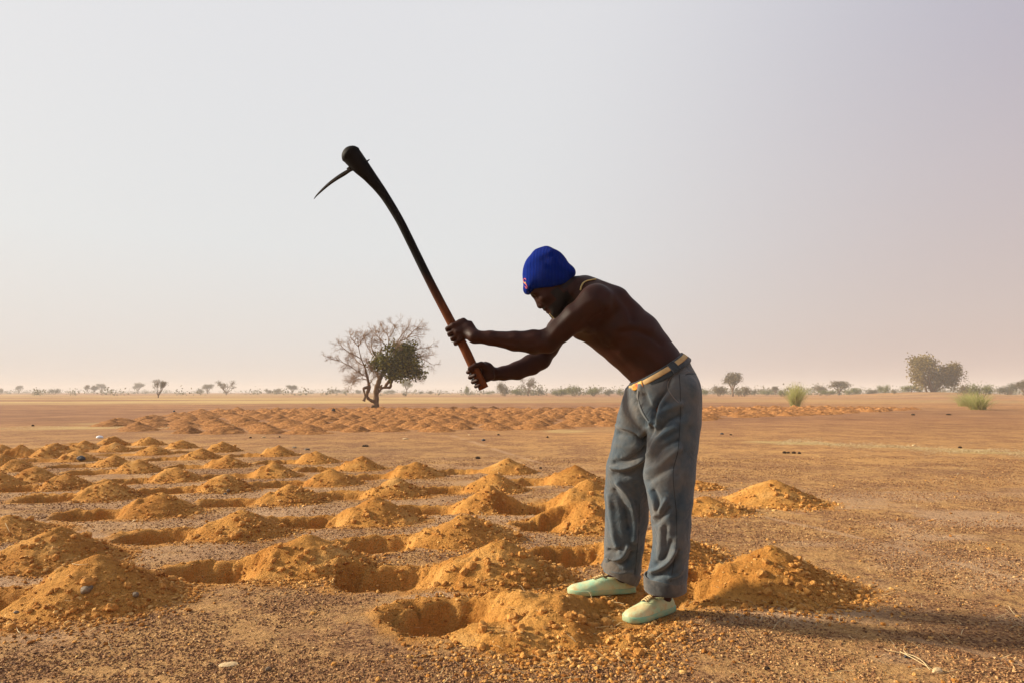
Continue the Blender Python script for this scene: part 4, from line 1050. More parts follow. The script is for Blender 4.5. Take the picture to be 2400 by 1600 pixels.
# ------------------------------------------------------------------ hoe
def wood_mat():
    m, nt, b = mat('worn_wood_painted_shade', .7, .12); tcn = N(nt, 'ShaderNodeTexCoord'); v = tcn.outputs['Object']
    mp = N(nt, 'ShaderNodeMapping'); mp.inputs['Scale'].default_value = (18, 18, 3); nt.links.new(v, mp.inputs[0])
    n = noise(nt, 3, 6, .7, vec=mp.outputs[0]); r = ramp(nt, [(.35, (.085, .022, .006)), (.65, (.17, .050, .013))]); nt.links.new(n.outputs[0], r.inputs[0])
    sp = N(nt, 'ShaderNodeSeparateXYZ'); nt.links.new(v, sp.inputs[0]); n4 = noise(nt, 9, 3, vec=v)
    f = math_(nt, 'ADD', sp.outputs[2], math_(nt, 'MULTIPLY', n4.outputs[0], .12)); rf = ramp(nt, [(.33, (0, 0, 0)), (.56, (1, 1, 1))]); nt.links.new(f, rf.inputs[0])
    c = mixc(nt, rf.outputs[0], r.outputs[0], (.004, .0022, .0015)); nt.links.new(c, b.inputs['Base Color'])  # upper handle blackened by height: its backlit darkness is painted into the colour
    bump(nt, b, n.outputs[0], .0015, .6); return m
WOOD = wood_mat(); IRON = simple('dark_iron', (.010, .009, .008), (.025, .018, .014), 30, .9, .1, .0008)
he = W(*HOE[0]); hoe = empty('hoe', he, 'long-handled hoe with knobbed wooden head and iron blade raised by the worker', 'hoe')
PIH = Matrix.Translation(-he)
pth = smooth_path([(*W(*p), r) for p, r in zip(HOE, HR)], 6)
tip = W(812, 348, 2.905); dt = (tip - W(825, 364, 2.91))
P_ = [Vector(p[:3]) - he for p in pth]; R_ = list(pth[:, 3])
e0 = P_[-1]; u = (P_[-1] - P_[-4]).normalized()
for k in range(1, 9):
    a = k / 8 * math.pi / 2; P_.append(e0 + u * (.042 * math.sin(a))); R_.append(.046 * max(math.cos(a), .02))
R_ = [r * (1 + .02 * float(vn(np.array([i * .6]), np.array([2.0]), 3)[0])) for i, r in enumerate(R_)]
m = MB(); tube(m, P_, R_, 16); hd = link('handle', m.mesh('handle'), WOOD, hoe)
bl = [(822, 398, 2.918, .020, .0075), (806, 408, 2.918, .026, .0088), (790, 418, 2.918, .030, .0080), (772, 431, 2.918, .032, .0066), (754, 447, 2.918, .028, .0048), (742, 459, 2.918, .018, .003), (736, 467, 2.918, .004, .0012)]
pp = smooth_path([(*(W(a, b, c) - he), d, e) for a, b, c, d, e in bl], 4); Vv = []; 
for i, r in enumerate(pp):
    p = np.array(r[:3]); tg = np.array(pp[min(i + 1, len(pp) - 1)][:3]) - np.array(pp[max(i - 1, 0)][:3]); tg /= np.linalg.norm(tg); wd_ = np.array(p + np.array(he) - np.array(CAMP)); wd_ /= np.linalg.norm(wd_); nn = np.cross(tg, wd_); nn /= np.linalg.norm(nn)
    for cy, cn in ((-1, 0), (-.6, 1), (.6, 1), (1, 0), (.6, -1), (-.6, -1)): Vv.append(p + wd_ * cy * r[3] + nn * cn * r[4])
k = 6; n_ = len(pp); F = [(i * k + j, i * k + (j + 1) % k, (i + 1) * k + (j + 1) % k, (i + 1) * k + j) for i in range(n_ - 1) for j in range(k)]
for i in (0, n_ - 1): F += [(i * k, i * k + 1, i * k + 2, i * k + 3), (i * k, i * k + 3, i * k + 4, i * k + 5)]
m = MB(); m.add(Vv, F); link('blade', m.mesh('blade', False), IRON, hoe)
m = MB(); tube(m, [W(828, 392, 2.918) - he, W(815, 400, 2.918) - he], [.015, .010], 10); link('collar', m.mesh('collar'), IRON, hoe)
m = MB(); tube(m, [W(856, 382, 2.918) - he, W(866, 374, 2.918) - he], [.006, .002], 8); link('tang', m.mesh('tang'), IRON, hoe)

# ------------------------------------------------------------------ the tree
def bark(name, c1, c2):
    m, nt, b = mat(name, .95, .1); tcn = N(nt, 'ShaderNodeTexCoord'); mp = N(nt, 'ShaderNodeMapping'); mp.inputs['Scale'].default_value = (1, 1, .35); nt.links.new(tcn.outputs['Object'], mp.inputs[0])
    n = noise(nt, 9, 6, .7, vec=mp.outputs[0]); r = ramp(nt, [(.3, c1), (.7, c2)]); nt.links.new(n.outputs[0], r.inputs[0]); nt.links.new(r.outputs[0], b.inputs['Base Color'])
    bump(nt, b, n.outputs[0], .05, .8); return m
def leafm(name, cols, trans=.25):
    m, nt, b = mat(name, .7, .2); geo = N(nt, 'ShaderNodeNewGeometry')
    r = ramp(nt, [(i / (len(cols) - 1), c) for i, c in enumerate(cols)]); nt.links.new(geo.outputs['Random Per Island'], r.inputs[0]); nt.links.new(r.outputs[0], b.inputs['Base Color'])
    tr = N(nt, 'ShaderNodeBsdfTranslucent'); nt.links.new(r.outputs[0], tr.inputs[0]); mx_ = N(nt, 'ShaderNodeMixShader', i_0=trans)
    o = [n for n in nt.nodes if n.type == 'OUTPUT_MATERIAL'][0]; nt.links.new(b.outputs[0], mx_.inputs[1]); nt.links.new(tr.outputs[0], mx_.inputs[2]); nt.links.new(mx_.outputs[0], o.inputs[0]); return m
BARK = bark('tree_bark', (.095, .055, .028), (.21, .13, .07)); TWIG = bark('bare_twigs', (.20, .12, .06), (.34, .215, .12))
LEAF = leafm('tree_leaves', [(.040, .043, .005), (.080, .080, .010), (.16, .145, .018), (.24, .21, .03)])
TD = 37.5
def Z4(zx, zy, dy=0.0): return W(740 + zx / 6.534, 740 + zy / 6.534, TD + dy)
base = G(881, 957.5, 0); TD = base.y
tb = Vector((Z4(925, 1415).x, TD, 0))
tree = empty('bare_thorn_tree', tb, 'lone thorn tree with bare twigs and a dark green leafy clump on its right', 'tree')
k_ = TD / 1600 / 6.534
def limb(mb, pts, n=9):
    pp = smooth_path([(*(Z4(a, b, d) - tb), r * k_) for a, b, r, d in pts], 4); rr_ = pp[:, 3] * (1 + .10 * np.sin(np.arange(len(pp)) * 1.9)); tube(mb, pp[:, :3], rr_, n); return pp
m = MB()
limb(m, [(925, 1440, 52, 0), (925, 1380, 45, 0), (925, 1250, 42, 0), (930, 1120, 42, 0), (958, 1030, 38, 0), (985, 950, 36, 0), (1015, 890, 30, 0), (1050, 800, 20, 0), (1090, 680, 15, .1), (1102, 480, 9, .2), (1140, 320, 5, .3)], 12)
limb(m, [(890, 1400, 22, -.1), (870, 1385, 26, -.2), (865, 1412, 20, -.2)])
limb(m, [(935, 1320, 26, 0), (860, 1298, 25, -.1), (795, 1250, 22, -.3), (785, 1190, 24, -.4), (812, 1120, 28, -.4), (815, 1060, 22, -.4), (800, 980, 19, -.3), (788, 925, 20, -.3), (768, 860, 16, -.3), (755, 790, 12, -.3), (700, 660, 7, -.3), (655, 470, 5, -.5), (640, 320, 3, -.6)])
limb(m, [(835, 1095, 22, -.4), (790, 1092, 25, -.5), (735, 1112, 20, -.6), (748, 1180, 12, -.6), (756, 1235, 13, -.6), (735, 1300, 26, -.6)])
limb(m, [(965, 1160, 20, 0), (1010, 1105, 19, .3), (1080, 1092, 20, .5), (1140, 1090, 22, .6), (1152, 1030, 20, .6), (1180, 965, 24, .6), (1260, 930, 18, .7), (1340, 850, 12, .8), (1420, 780, 8, .9)])
limb(m, [(1060, 1090, 20, .4), (1080, 1050, 24, .3), (1120, 1000, 25, .2), (1150, 940, 22, .1), (1160, 860, 18, 0), (1220, 760, 12, 0), (1300, 640, 8, 0)])
limb(m, [(980, 970, 24, 0), (945, 890, 20, .1), (955, 780, 16, .2), (935, 650, 15, .3), (868, 525, 13, .3)])
limb(m, [(975, 1100, 14, 0), (1010, 1060, 12, -.2), (985, 1130, 10, -.2)])
link('trunk', m.mesh('trunk'), BARK, tree)
# bare branches: fine limbs grown outwards by repeated forking
m = MB(); rt = random.Random(11)
def grow(p, d, ln, r, lev):
    n = 5; pts = [p.copy()]; q = p.copy(); dd = d.copy()
    for i in range(n):
        dd = (dd + Vector((rt.gauss(0, .22), rt.gauss(0, .22), rt.gauss(.01, .20)))).normalized(); q = q + dd * ln / n; pts.append(q.copy())
    tube(m, pts, np.linspace(r, r * .45, n + 1), 4 if lev < 2 else 3, cap=False)
    if lev >= 3: return
    for i in range(2, n + 1):
        for _ in range(2 if lev == 0 else (2 if i > 2 else 1)):
            if rt.random() < .93:
                a = Vector((rt.gauss(0, 1), rt.gauss(0, 1), rt.gauss(0, 1))); nd = (dd + a * .55).normalized(); grow(pts[i], nd, ln * rt.uniform(.45, .72), r * .55, lev + 1)
main = [
 [(790, 930, -.3), (700, 890, -.5), (640, 850, -.6), (520, 765, -.8), (380, 700, -1), (230, 655, -1.1)],
 [(700, 660, -.3), (600, 600, -.6), (480, 540, -.9), (380, 450, -1.1)], [(740, 760, -.3), (640, 700, 0), (560, 590, .4), (500, 440, .6)],
 [(655, 470, -.5), (700, 380, -.3), (750, 300, 0)], [(655, 470, -.5), (590, 400, -.7), (545, 340, -.8)],
 [(1100, 500, .2), (1230, 430, .1), (1400, 340, -.1), (1590, 290, -.3)], [(1102, 480, .2), (1010, 380, .5), (890, 260, .8)], [(1120, 400, .3), (1100, 300, .4), (1020, 190, .5)],
 [(1140, 320, .3), (1190, 230, .4), (1215, 140, .5)], [(1230, 430, .1), (1330, 280, -.4), (1420, 170, -.6)], [(1400, 340, -.1), (1500, 230, -.4), (1580, 170, -.5)],
 [(1300, 640, 0), (1430, 570, .2), (1590, 500, .3), (1800, 470, .4)], [(1420, 780, .9), (1560, 640, .8), (1700, 600, .8)], [(1430, 570, .2), (1600, 640, -.3), (1790, 745, -.5)],
 [(955, 780, .2), (900, 650, .9), (800, 480, 1.3), (740, 330, 1.4)], [(868, 525, .3), (850, 420, .3), (880, 300, .1)], [(800, 980, -.3), (700, 960, -.8), (600, 990, -1.2), (545, 1060, -1.3)],
 [(770, 870, -.3), (660, 920, -.4), (560, 960, -.6)], [(1340, 850, .8), (1480, 900, 1.0), (1590, 960, 1.1)], [(935, 650, .3), (1000, 500, -.6), (980, 330, -1.0), (950, 220, -1.1)],
 [(1015, 890, 0), (900, 850, -.4), (830, 790, -.6), (780, 700, -.7)], [(1090, 680, .1), (1200, 540, -.6), (1290, 400, -.9)], [(815, 1060, -.4), (860, 980, -.8), (900, 920, -.9)]]
for pts in main:
    pp = smooth_path([tuple(Z4(a, b, d) - tb) for a, b, d in pts], 4); L0 = 0 * sum((Vector(pp[i + 1]) - Vector(pp[i])).length for i in range(len(pp) - 1))
    tube(m, pp, np.linspace(.030, .011, len(pp)), 5, cap=False)
    for i in range(2, len(pp)):
        d = (Vector(pp[i]) - Vector(pp[i - 1])).normalized()
        for _ in range(2 if i % 2 else 1):
            a = Vector((rt.gauss(0, 1), rt.gauss(0, 1.1), rt.gauss(.1, 1))); grow(Vector(pp[i]), (d * .9 + a * .6).normalized(), rt.uniform(.25, .52), .010, 1)
tag(link('twigs', m.mesh('twigs'), TWIG, tree), kind='stuff')
def leaves(centres, radii, n, size, rng, squash=1.0, hollow=.55, lump=8, aspect=1.5):
    """small leaf faces gathered in clumps through the volume of several blobs"""
    centres = np.array(centres, float); radii = np.array(radii, float); wgt = radii.prod(1) ** .7; wgt /= wgt.sum()
    nc = max(6, n // lump); b = rng.choice(len(centres), nc, p=wgt)
    d = rng.normal(size=(nc, 3)); d /= np.linalg.norm(d, axis=1)[:, None]; rad = rng.uniform(hollow, 1.05, nc) * (1 + .25 * rng.normal(size=nc))
    C = centres[b] + d * rad[:, None] * radii[b]
    cl = rng.integers(0, nc, n); P = C[cl] + rng.normal(size=(n, 3)) * size * 1.7
    u = rng.normal(size=(n, 3)); u /= np.linalg.norm(u, axis=1)[:, None]; v = np.cross(u, rng.normal(size=(n, 3))); v /= np.linalg.norm(v, axis=1)[:, None] + 1e-9
    s = size * rng.uniform(.5, 1.3, n)[:, None]
    V = np.stack([P - u * s * aspect * .5, P - v * s * .5, P + u * s * aspect * .5, P + v * s * .5], 1)
    return V.reshape(-1, 3), (np.arange(4)[None] + 4 * np.arange(n)[:, None])
rng = np.random.default_rng(21)
bl = [(1200, 640, 200, 170), (1390, 600, 170, 165), (1360, 790, 220, 150), (1110, 780, 190, 120), (890, 745, 90, 85), (1545, 880, 90, 60), (1270, 900, 180, 70), (1000, 640, 70, 60), (1230, 500, 80, 60), (1440, 700, 140, 120), (1180, 820, 160, 100)]
Vl, Fl = leaves([tuple(Z4(a, b, (i % 3 - 1) * .35) - tb) for i, (a, b, c, d) in enumerate(bl)], [(c * k_, (c + d) / 2 * k_ * 1.1, d * k_) for a, b, c, d in bl], 7600, .10, rng, hollow=.45, lump=34)
tag(link('foliage', mk_mesh('foliage', Vl, Fl, False), LEAF, tree), kind='stuff')

# ------------------------------------------------------------------ trees, bushes and grass of the plain
L_BROWN = leafm('dry_brown_leaves', [(.10, .075, .035), (.15, .12, .055), (.20, .16, .08)])
L_GREEN = leafm('dusty_green_leaves', [(.11, .12, .035), (.17, .18, .055), (.24, .24, .09)])
L_GREY = leafm('grey_green_leaves', [(.09, .085, .05), (.13, .125, .07), (.17, .16, .09)])
def variant(kind, seed):
    """unit-high plant: trunk mesh and crown mesh"""
    r = random.Random(seed); rng = np.random.default_rng(seed); m = MB(); cs = []; rs = []
    if kind == 'tree':
        h0 = r.uniform(.18, .30); tube(m, [(0, 0, -.03), (r.uniform(-.03, .03), 0, h0 * .6), (r.uniform(-.04, .04), 0, h0)], [.042, .032, .028], 7)
        for i in range(7):
            a = i * 6.283 / 7 + r.uniform(-.4, .4); q = Vector((math.cos(a) * r.uniform(.12, .30), math.sin(a) * r.uniform(.12, .30), r.uniform(.5, .86)))
            tube(m, [(0, 0, h0 * .9), tuple(q * .5 + Vector((0, 0, h0 * .4))), tuple(q)], [.022, .015, .008], 5, cap=False); cs.append(q); rs.append((r.uniform(.09, .19), r.uniform(.09, .19), r.uniform(.06, .13)))
        cs.append(Vector((0, 0, .72))); rs.append((.2, .2, .16)); n = 2600; hollow = .3
    elif kind == 'sparse':
        h0 = r.uniform(.1, .2); tube(m, [(0, 0, -.03), (0, 0, h0)], [.035, .028], 6)
        for i in range(11):
            a = r.uniform(0, 6.283); q = Vector((math.cos(a) * r.uniform(.15, .48), math.sin(a) * r.uniform(.15, .48), r.uniform(.55, .97)))
            tube(m, [(0, 0, h0 * .8), tuple(q * .55), tuple(q)], [.016, .011, .004], 4, cap=False)
            for _ in range(6):
                e = q + Vector((r.gauss(0, .1), r.gauss(0, .1), r.gauss(.03, .08))); tube(m, [tuple(q * .75), tuple(e)], [.006, .003], 3, cap=False)
            cs.append(q); rs.append((.11, .11, .08))
        n = 900; hollow = .2
    else:
        for i in range(6):
            a = r.uniform(0, 6.283); q = Vector((math.cos(a) * r.uniform(.1, .6), math.sin(a) * .4, r.uniform(.35, .7)))
            tube(m, [(q.x * .2, q.y * .2, -.03), tuple(q)], [.02, .008], 4, cap=False); cs.append(q); rs.append((r.uniform(.2, .38), r.uniform(.2, .38), r.uniform(.18, .33)))
        n = 1700; hollow = .3
    V_, F_ = leaves([tuple(c) for c in cs], rs, n, .035 if kind != 'bush' else .05, rng, hollow=hollow, lump=6)
    V_ = V_[:]; V_[:, 2] = np.maximum(V_[:, 2], .0)
    return m.mesh('trunk'), mk_mesh('crown', V_, F_, False)
VAR = {k: [variant(k, 40 + 7 * i + len(k)) for i in range(4)] for k in ('tree', 'sparse', 'bush')}
LM = {'b': L_BROWN, 'g': L_GREEN, 'y': L_GREY}
cache = {}
PLANTS = [
 # x, top y, width px, depth, kind, leaf, label
 (3,909,10,300,'bush','b','tiny brown bush at the left edge of the horizon'),
 (45,904,15,420,'tree','y','pale round-headed tree on the horizon nearest the left edge'),
 (128,911,22,260,'bush','y','low grey bush on the horizon between the leftmost tree and the group of three'),
 (205,902,11,330,'tree','b','thinnest and leftmost tree of the horizon group of three'),
 (221,903,17,330,'tree','b','middle tree of the horizon group of three'),
 (238,900,20,430,'tree','y','palest, rightmost tree of the horizon group of three'),
 (324,896,24,420,'tree','y','pale tree behind and left of the single near bush on the left plain'),
 (372,894,36,117,'sparse','b','large thorny bush standing nearer than the horizon on the left plain'),
 (470,910,16,330,'bush','y','low bush at the foot of the small tree in the left half of the horizon'),
 (487,901,24,330,'tree','b','small tree with a low bush at its left foot, left half of horizon'),
 (531,896,42,230,'sparse','b','leaning sparse tree with wide brown crown in the left half of the horizon'),
 (629,911,14,300,'bush','b','darker small bush just left of a rounded brown one on the horizon'),
 (648,910,24,300,'bush','b','rounded brown bush midway between the leaning sparse tree and the thorn tree'),
 (685,903,25,330,'tree','y','grey tree on the horizon left of the big thorn tree'),
 (787,912,32,360,'bush','y','wide grey bush directly left of the thorn tree on the horizon'),
 (812,914,12,250,'bush','g','small bright green bush beside the thorn tree on its left'),
 (843,913,22,330,'bush','y','grey bush seen through the lower limbs of the thorn tree'),
 (914,914,22,330,'bush','y','low bush between the thorn tree trunk and the pale tall tree'),
 (953,887,26,300,'tree','g','pale tall tree behind the right side of the thorn tree'),
 (948,921,9,150,'bush','b','tiny dark bush in front of the pale tall tree'),
 (985,916,16,300,'bush','g','small round bush right of the pale tall tree'),
 (1010,917,11,260,'bush','b','dark tiny bush between the pale tall tree and the hoe handle'),
 (1095,906,14,220,'bush','g','narrow green bush just left of the hoe handle end'),
 (1150,916,20,260,'bush','g','low green bush under the lower hand'),
 (1182,896,36,170,'bush','b','dense beige bush right of the hoe handle end below the forearms'),
 (1238,889,40,170,'sparse','b','sparse branching bush below the elbow of the worker'),
 (1210,912,30,190,'bush','g','low green bush between the dense beige and the sparse one'),
 (1266,911,12,180,'bush','y','small dark upright bush right of the sparse branching one'),
 (1310,911,44,170,'bush','g','wide green bush below the chest of the worker'),
 (1346,907,30,165,'bush','g','tall rounded green bush between the wide one and the trousers'),
 (1391,910,40,165,'bush','g','broad yellowish green bush left of the trousers'),
 (1428,913,22,180,'bush','y','small grey-green bush touching the left hip of the trousers'),
 (1455,912,16,180,'bush','g','green bush partly hidden by the left hip of the trousers'),
 (1650,914,16,170,'bush','g','low green bush right beside the trousers'),
 (1685,905,36,165,'bush','b','broad brown bush left of the upright brown tree'),
 (1717,874,42,160,'tree','b','upright brown tree rising above the bushes right of the trousers'),
 (1742,905,32,150,'bush','b','brown bush at the right foot of the upright brown tree'),
 (1768,914,12,190,'bush','y','tiny dark bush between the upright tree and the grass tuft'),
 (1795,915,32,200,'bush','g','low pale green bush left of the tall grass tuft'),
 (1817,905,16,210,'tree','b','small dark tree just left of the tall grass tuft'),
 (1832,914,16,150,'bush','g','rounded bush touching the left side of the tall grass tuft'),
 (1921,905,32,190,'bush','b','brown bush right of the tall grass tuft'),
 (1940,914,40,170,'bush','g','low green bush in front of the brown one right of the grass tuft'),
 (1966,893,44,190,'tree','b','round brown tree midway between the grass tuft and the large tree'),
 (2001,908,32,170,'bush','g','yellowish bush right of the round brown tree'),
 (2046,914,30,190,'bush','b','low brown bush on the open stretch left of the large tree'),
 (2070,903,26,160,'bush','g','green rounded bush left of the large tree'),
 (2095,913,10,140,'bush','b','thin dark bush between two green ones left of the large tree'),
 (2133,902,46,150,'bush','g','wide green bush at the left foot of the large tree'),
 (2262,905,40,120,'bush','b','brown bush behind the leaning grass clump'),
 (2300,902,50,110,'bush','g','green bush behind the leaning grass clump on its right'),
 (2362,900,46,150,'bush','y','dark green bush near the right edge of the photo'),
 (2398,891,28,145,'tree','b','brown tree cut by the right edge of the photo'),
]
def place_plant(px, top, wpx, D, kind, lf, label, i, group='scattered trees and bushes along the horizon'):
    x = W(px, 900, D).x; gz = float(ground_h(np.array([x]), np.array([D]), False)[0]); zt = W(px, top, D).z
    h = max(zt - gz, .3) * (1.2 if kind == 'bush' else 1.08); wd = wpx / 1600 * D; nat = {'tree': .85, 'sparse': 1.05, 'bush': 1.45}[kind] * .85; v = i % 4
    key = (kind, v, lf)
    if key not in cache:
        tr, cr = VAR[kind][v]; tr2, cr2 = tr.copy(), cr.copy(); tr2.materials.append(BARK); cr2.materials.append(LM[lf]); cache[key] = (tr2, cr2)
    o = empty('tree' if kind != 'bush' else 'bush', (x, D, gz), label, 'tree' if kind == 'tree' else 'bush', group)
    o.scale = (wd / nat, wd / nat, h); o.rotation_euler.z = (i * 2.4) % 6.28
    link('trunk' if kind == 'tree' else 'stems', cache[key][0], None, o); tag(link('crown', cache[key][1], None, o), kind='stuff')
    return o
for i, p in enumerate(PLANTS): place_plant(*p, i)
# the large two-headed tree on the right
BD = 145; bp = Vector((W(2188, 920, BD).x, BD, 0)); bp.z = float(ground_h(np.array([bp.x]), np.array([BD]), False)[0])
bt = empty('two_headed_tree', bp, 'large brown-green tree with a taller left and lower right crown', 'tree')
kk = BD / 1600; m = MB(); Bp = lambda x, y, d=0: tuple(W(x, y, BD + d) - bp)
for pts, rr_ in (([(2188, 924, 0), (2184, 912, 0), (2170, 890, 0), (2155, 865, 0)], [.42, .36, .25, .1]), ([(2188, 922, 0), (2196, 905, 0), (2215, 888, 1), (2232, 870, 1)], [.34, .3, .2, .1]), ([(2184, 912, 0), (2176, 880, -1), (2180, 855, -1)], [.25, .2, .08]), ([(2172, 918, 0), (2170, 905, 0), (2160, 890, 0)], [.2, .15, .1])):
    tube(m, [Bp(*p) for p in pts], rr_, 8)
link('trunk', m.mesh('trunk'), BARK, bt)
bl = [(2160, 858, 26, 20), (2148, 848, 16, 12), (2175, 850, 20, 14), (2150, 880, 17, 15), (2185, 880, 20, 18), (2165, 898, 20, 12), (2222, 868, 22, 14), (2238, 880, 16, 17), (2212, 888, 20, 15), (2236, 862, 13, 9), (2230, 900, 12, 8), (2196, 900, 15, 10)]
rng = np.random.default_rng(31)
Vl, Fl = leaves([Bp(a, b, (i % 3 - 1) * 1.2) for i, (a, b, c, d) in enumerate(bl)], [(c * kk, c * kk, d * kk) for a, b, c, d in bl], 10000, .26, rng, hollow=.35, lump=16)
tag(link('crown', mk_mesh('crown', Vl, Fl, False), leafm('olive_leaves', [(.12, .085, .018), (.20, .145, .035), (.28, .205, .06)]), bt), kind='stuff')

# tall green grass
GR = leafm('green_grass_blades', [(.30, .32, .09), (.44, .44, .16), (.60, .54, .26)], .45); GRY = leafm('dry_grass_base', [(.42, .30, .12), (.5, .38, .18)], .2)
def tuft(name, D, px, by, top, wpx, lean, n, label, seed, fan=1.0):
    r = np.random.default_rng(seed); k = D / 1600; b = Vector((W(px, 900, D).x, D, float(ground_h(np.array([W(px, 900, D).x]), np.array([D]))[0])))
    o = empty(name, b, label, 'grass'); h = (by - top) * k; wd = wpx * k / 2
    for part, nn, hs, mt in (('blades', n, 1.0, GR), ('dry_base', n // 4, .45, GRY)):
        P0 = np.stack([r.normal(0, wd * .11 * fan, nn), r.normal(0, wd * .11 * fan, nn), np.zeros(nn)], 1)
        a = r.random(nn) * 6.283; sp = r.random(nn) ** .55 * wd * 1.08 * hs; hh = h * hs * r.uniform(.45, 1.05, nn) * (1 - .25 * (sp / wd) ** 2)
        P2 = P0 + np.stack([np.cos(a) * sp + lean * hh, np.sin(a) * sp, hh], 1); P1 = P0 + (P2 - P0) * np.array([.42, .42, .62])
        sd = np.stack([np.sin(a), -np.cos(a), np.zeros(nn)], 1) * .005; sd[:, 0] = np.abs(sd[:, 0]) + .0028
        V_ = np.stack([P0 - sd, P0 + sd, P1 - sd, P1 + sd, P2 - sd * .4, P2 + sd * .4], 1); F_ = np.array([(0, 1, 3, 2), (2, 3, 5, 4)])[None] + 6 * np.arange(nn)[:, None, None]
        tag(link(part, mk_mesh(part, V_.reshape(-1, 3), F_.reshape(-1, 4), False), mt, o), kind='stuff')
tuft('grass_tuft', 45, 1863, 953, 894, 72, .0, 620, 'tall upright tuft of green grass at the end of the far mound strip', 61)
tuft('grass_tuft', 37.5, 2290, 960, 915, 92, -.5, 620, 'wide leaning clump of green grass on the right plain below the large tree', 62, 1.4)
tuft('grass_tuft', 46, 2262, 945, 908, 84, -.35, 320, 'fainter grass clump just behind and left of the wide leaning one', 63, 1.4)

# horizon scrub: one low mass, too small to tell apart
rng = np.random.default_rng(77); cs = []; rs = []
for i in range(1000):
    D = rng.uniform(190, 620); x = rng.uniform(-1.35, 1.35) * D; h = rng.uniform(.5, 1.5) * (1.9 if x > 0 else 1.0) * (1.3 if D > 400 else 1)
    cs.append((x, D, h * .45)); rs.append((h * rng.uniform(1.2, 3.5), h, h * .6))
Vl, Fl = leaves(cs, rs, 70000, .42, rng, hollow=.1, lump=9); Vl[:, 2] = np.maximum(Vl[:, 2], 0)
tag(link('distant_scrub', mk_mesh('distant_scrub', Vl, Fl, False), leafm('scrub_leaves', [(.11, .10, .05), (.16, .145, .07), (.20, .18, .09)])), kind='stuff')

# ------------------------------------------------------------------ small things on the ground
BLK = simple('black_stone', (.018, .018, .022), (.05, .05, .055), 60, .6, .5, .002); DUNG = simple('dark_dung', (.030, .018, .012), (.06, .035, .02), 60, .9, .1, .003)
GREY = simple('grey_stone', (.12, .085, .055), (.24, .175, .11), 40, .7, .3, .002); PALE = simple('pale_stone', (.46, .32, .16), (.60, .44, .25), 30, .8, .2, .002); PLAST = simple('white_plastic', (.72, .74, .76), (.82, .83, .84), 30, .4, .4)
def stone(name, label, px, py, w_px, mtl, cat='stone', flat=.65, zoff=None, group=None, parts=1, pname='lump', seed=0):
    hs_ = np.linspace(.26, -.18, 90); q_ = [G(px, py, h) for h in hs_]; sz = surf(np.array([a.x for a in q_]), np.array([a.y for a in q_])); k_i = int(np.argmax(sz >= hs_)); p = q_[k_i]; z = float(sz[k_i])
    s = w_px / 1600 * p.y / 2; r = np.random.default_rng(int(px * 7 + py) + seed)
    def lump(sc):
        V_, F_ = ICO2; V_ = V_ * (1 + .22 * fbm(V_[:, 0] * 1.3 + px, V_[:, 1] * 1.3 + V_[:, 2], seed, 3)[:, None] + r.uniform(-.04, .04, (len(V_), 1))) * np.array([1, r.uniform(.65, .9), flat]) * sc; return mk_mesh(pname, V_, F_, False)
    if parts == 1:
        o = link(name, lump(s), mtl, None, (p.x, p.y, z + s * flat * .45)); o.rotation_euler.z = r.uniform(0, 6)
    else:
        o = empty(name, (p.x, p.y, z), '', '')
        for k in range(parts):
            ss = s * r.uniform(.42, .6) * (1 if parts < 4 else .5); x = s * (-1 + 2 * (k + .5) / parts); c = link(pname, lump(ss), mtl, o, (x, r.uniform(-.4, .4) * s, ss * flat * .5)); c.rotation_euler.z = r.uniform(0, 6)
    tag(o, label, cat, group); return o
stone('black_stone', 'black angular stone on the mounds of the left field', 190, 1079, 20, BLK, flat=.6)
stone('dung_heap', 'dark dung pellets on the bare strip below the thorn tree', 857, 1046, 14, DUNG, 'dung', parts=3, pname='pellet', flat=.8)
stone('grey_stone', 'flat grey stone just behind the mounds, left of the dung on the bare strip', 720, 1054, 14, GREY, flat=.4)
stone('grey_stone', 'second flat grey stone behind the mounds, farther left', 690, 1049, 13, GREY, flat=.4)
stone('pale_stone', 'pale flat stone on the bare strip right of the dung', 950, 1029, 13, PALE, flat=.35)
stone('pale_stone', 'pale stone at the front edge of the far mound strip', 618, 1025, 11, PALE, flat=.35)
stone('brown_stone', 'brown stone at the front edge of the far strip, left of centre', 587, 1026, 7, DUNG)
stone('brown_stone', 'small brown stone beside the pale one in front of the far strip', 655, 1024, 6, DUNG)
stone('dark_stone', 'dark stone on the bare strip in the middle of the photo', 1133, 1032, 10, BLK, flat=.6)
stone('dark_stone', 'brown-black stone on the bare strip above the tallest rear mound', 1120, 1074, 12, DUNG)
stone('dark_stone', 'dark stone right above the bare strip path near the chest line', 1267, 1098, 8, DUNG)
stone('dark_stone', 'tiny dark stone below the far strip under the hands', 1168, 1019, 8, DUNG)
stone('dark_stone', 'tiny paired dark stone near the far strip left of the trousers', 1283, 1025, 8, DUNG)
stone('pale_stone', 'tiny pale stone on the bare strip left of the thin track', 1100, 1019, 8, PALE, flat=.4)
stone('dung_heap', 'row of dark dung lumps on the plain right of the trousers', 1855, 1062, 40, DUNG, 'dung', parts=4, pname='lump', flat=.6)
stone('dark_stone', 'black stone right of the trousers at knee height', 1692, 1017, 8, BLK)
stone('dark_stone', 'small brown stone beside the black one right of the trousers', 1713, 1019, 6, DUNG)
stone('pale_stone', 'white chip on the straw strip on the right plain', 2142, 1044, 11, PALE, flat=.4)
stone('dark_stone', 'dark stone below the straw strip near its right end', 2250, 1049, 9, DUNG)
stone('dark_stone', 'dark stone on the left plain behind the far strip', 408, 964, 7, BLK)
stone('dark_stone', 'dark stone at the rear edge of the far strip on its left', 432, 974, 6, BLK)
stone('dark_stone', 'lone dark stone on the left plain near the straw strip', 77, 998, 8, DUNG)
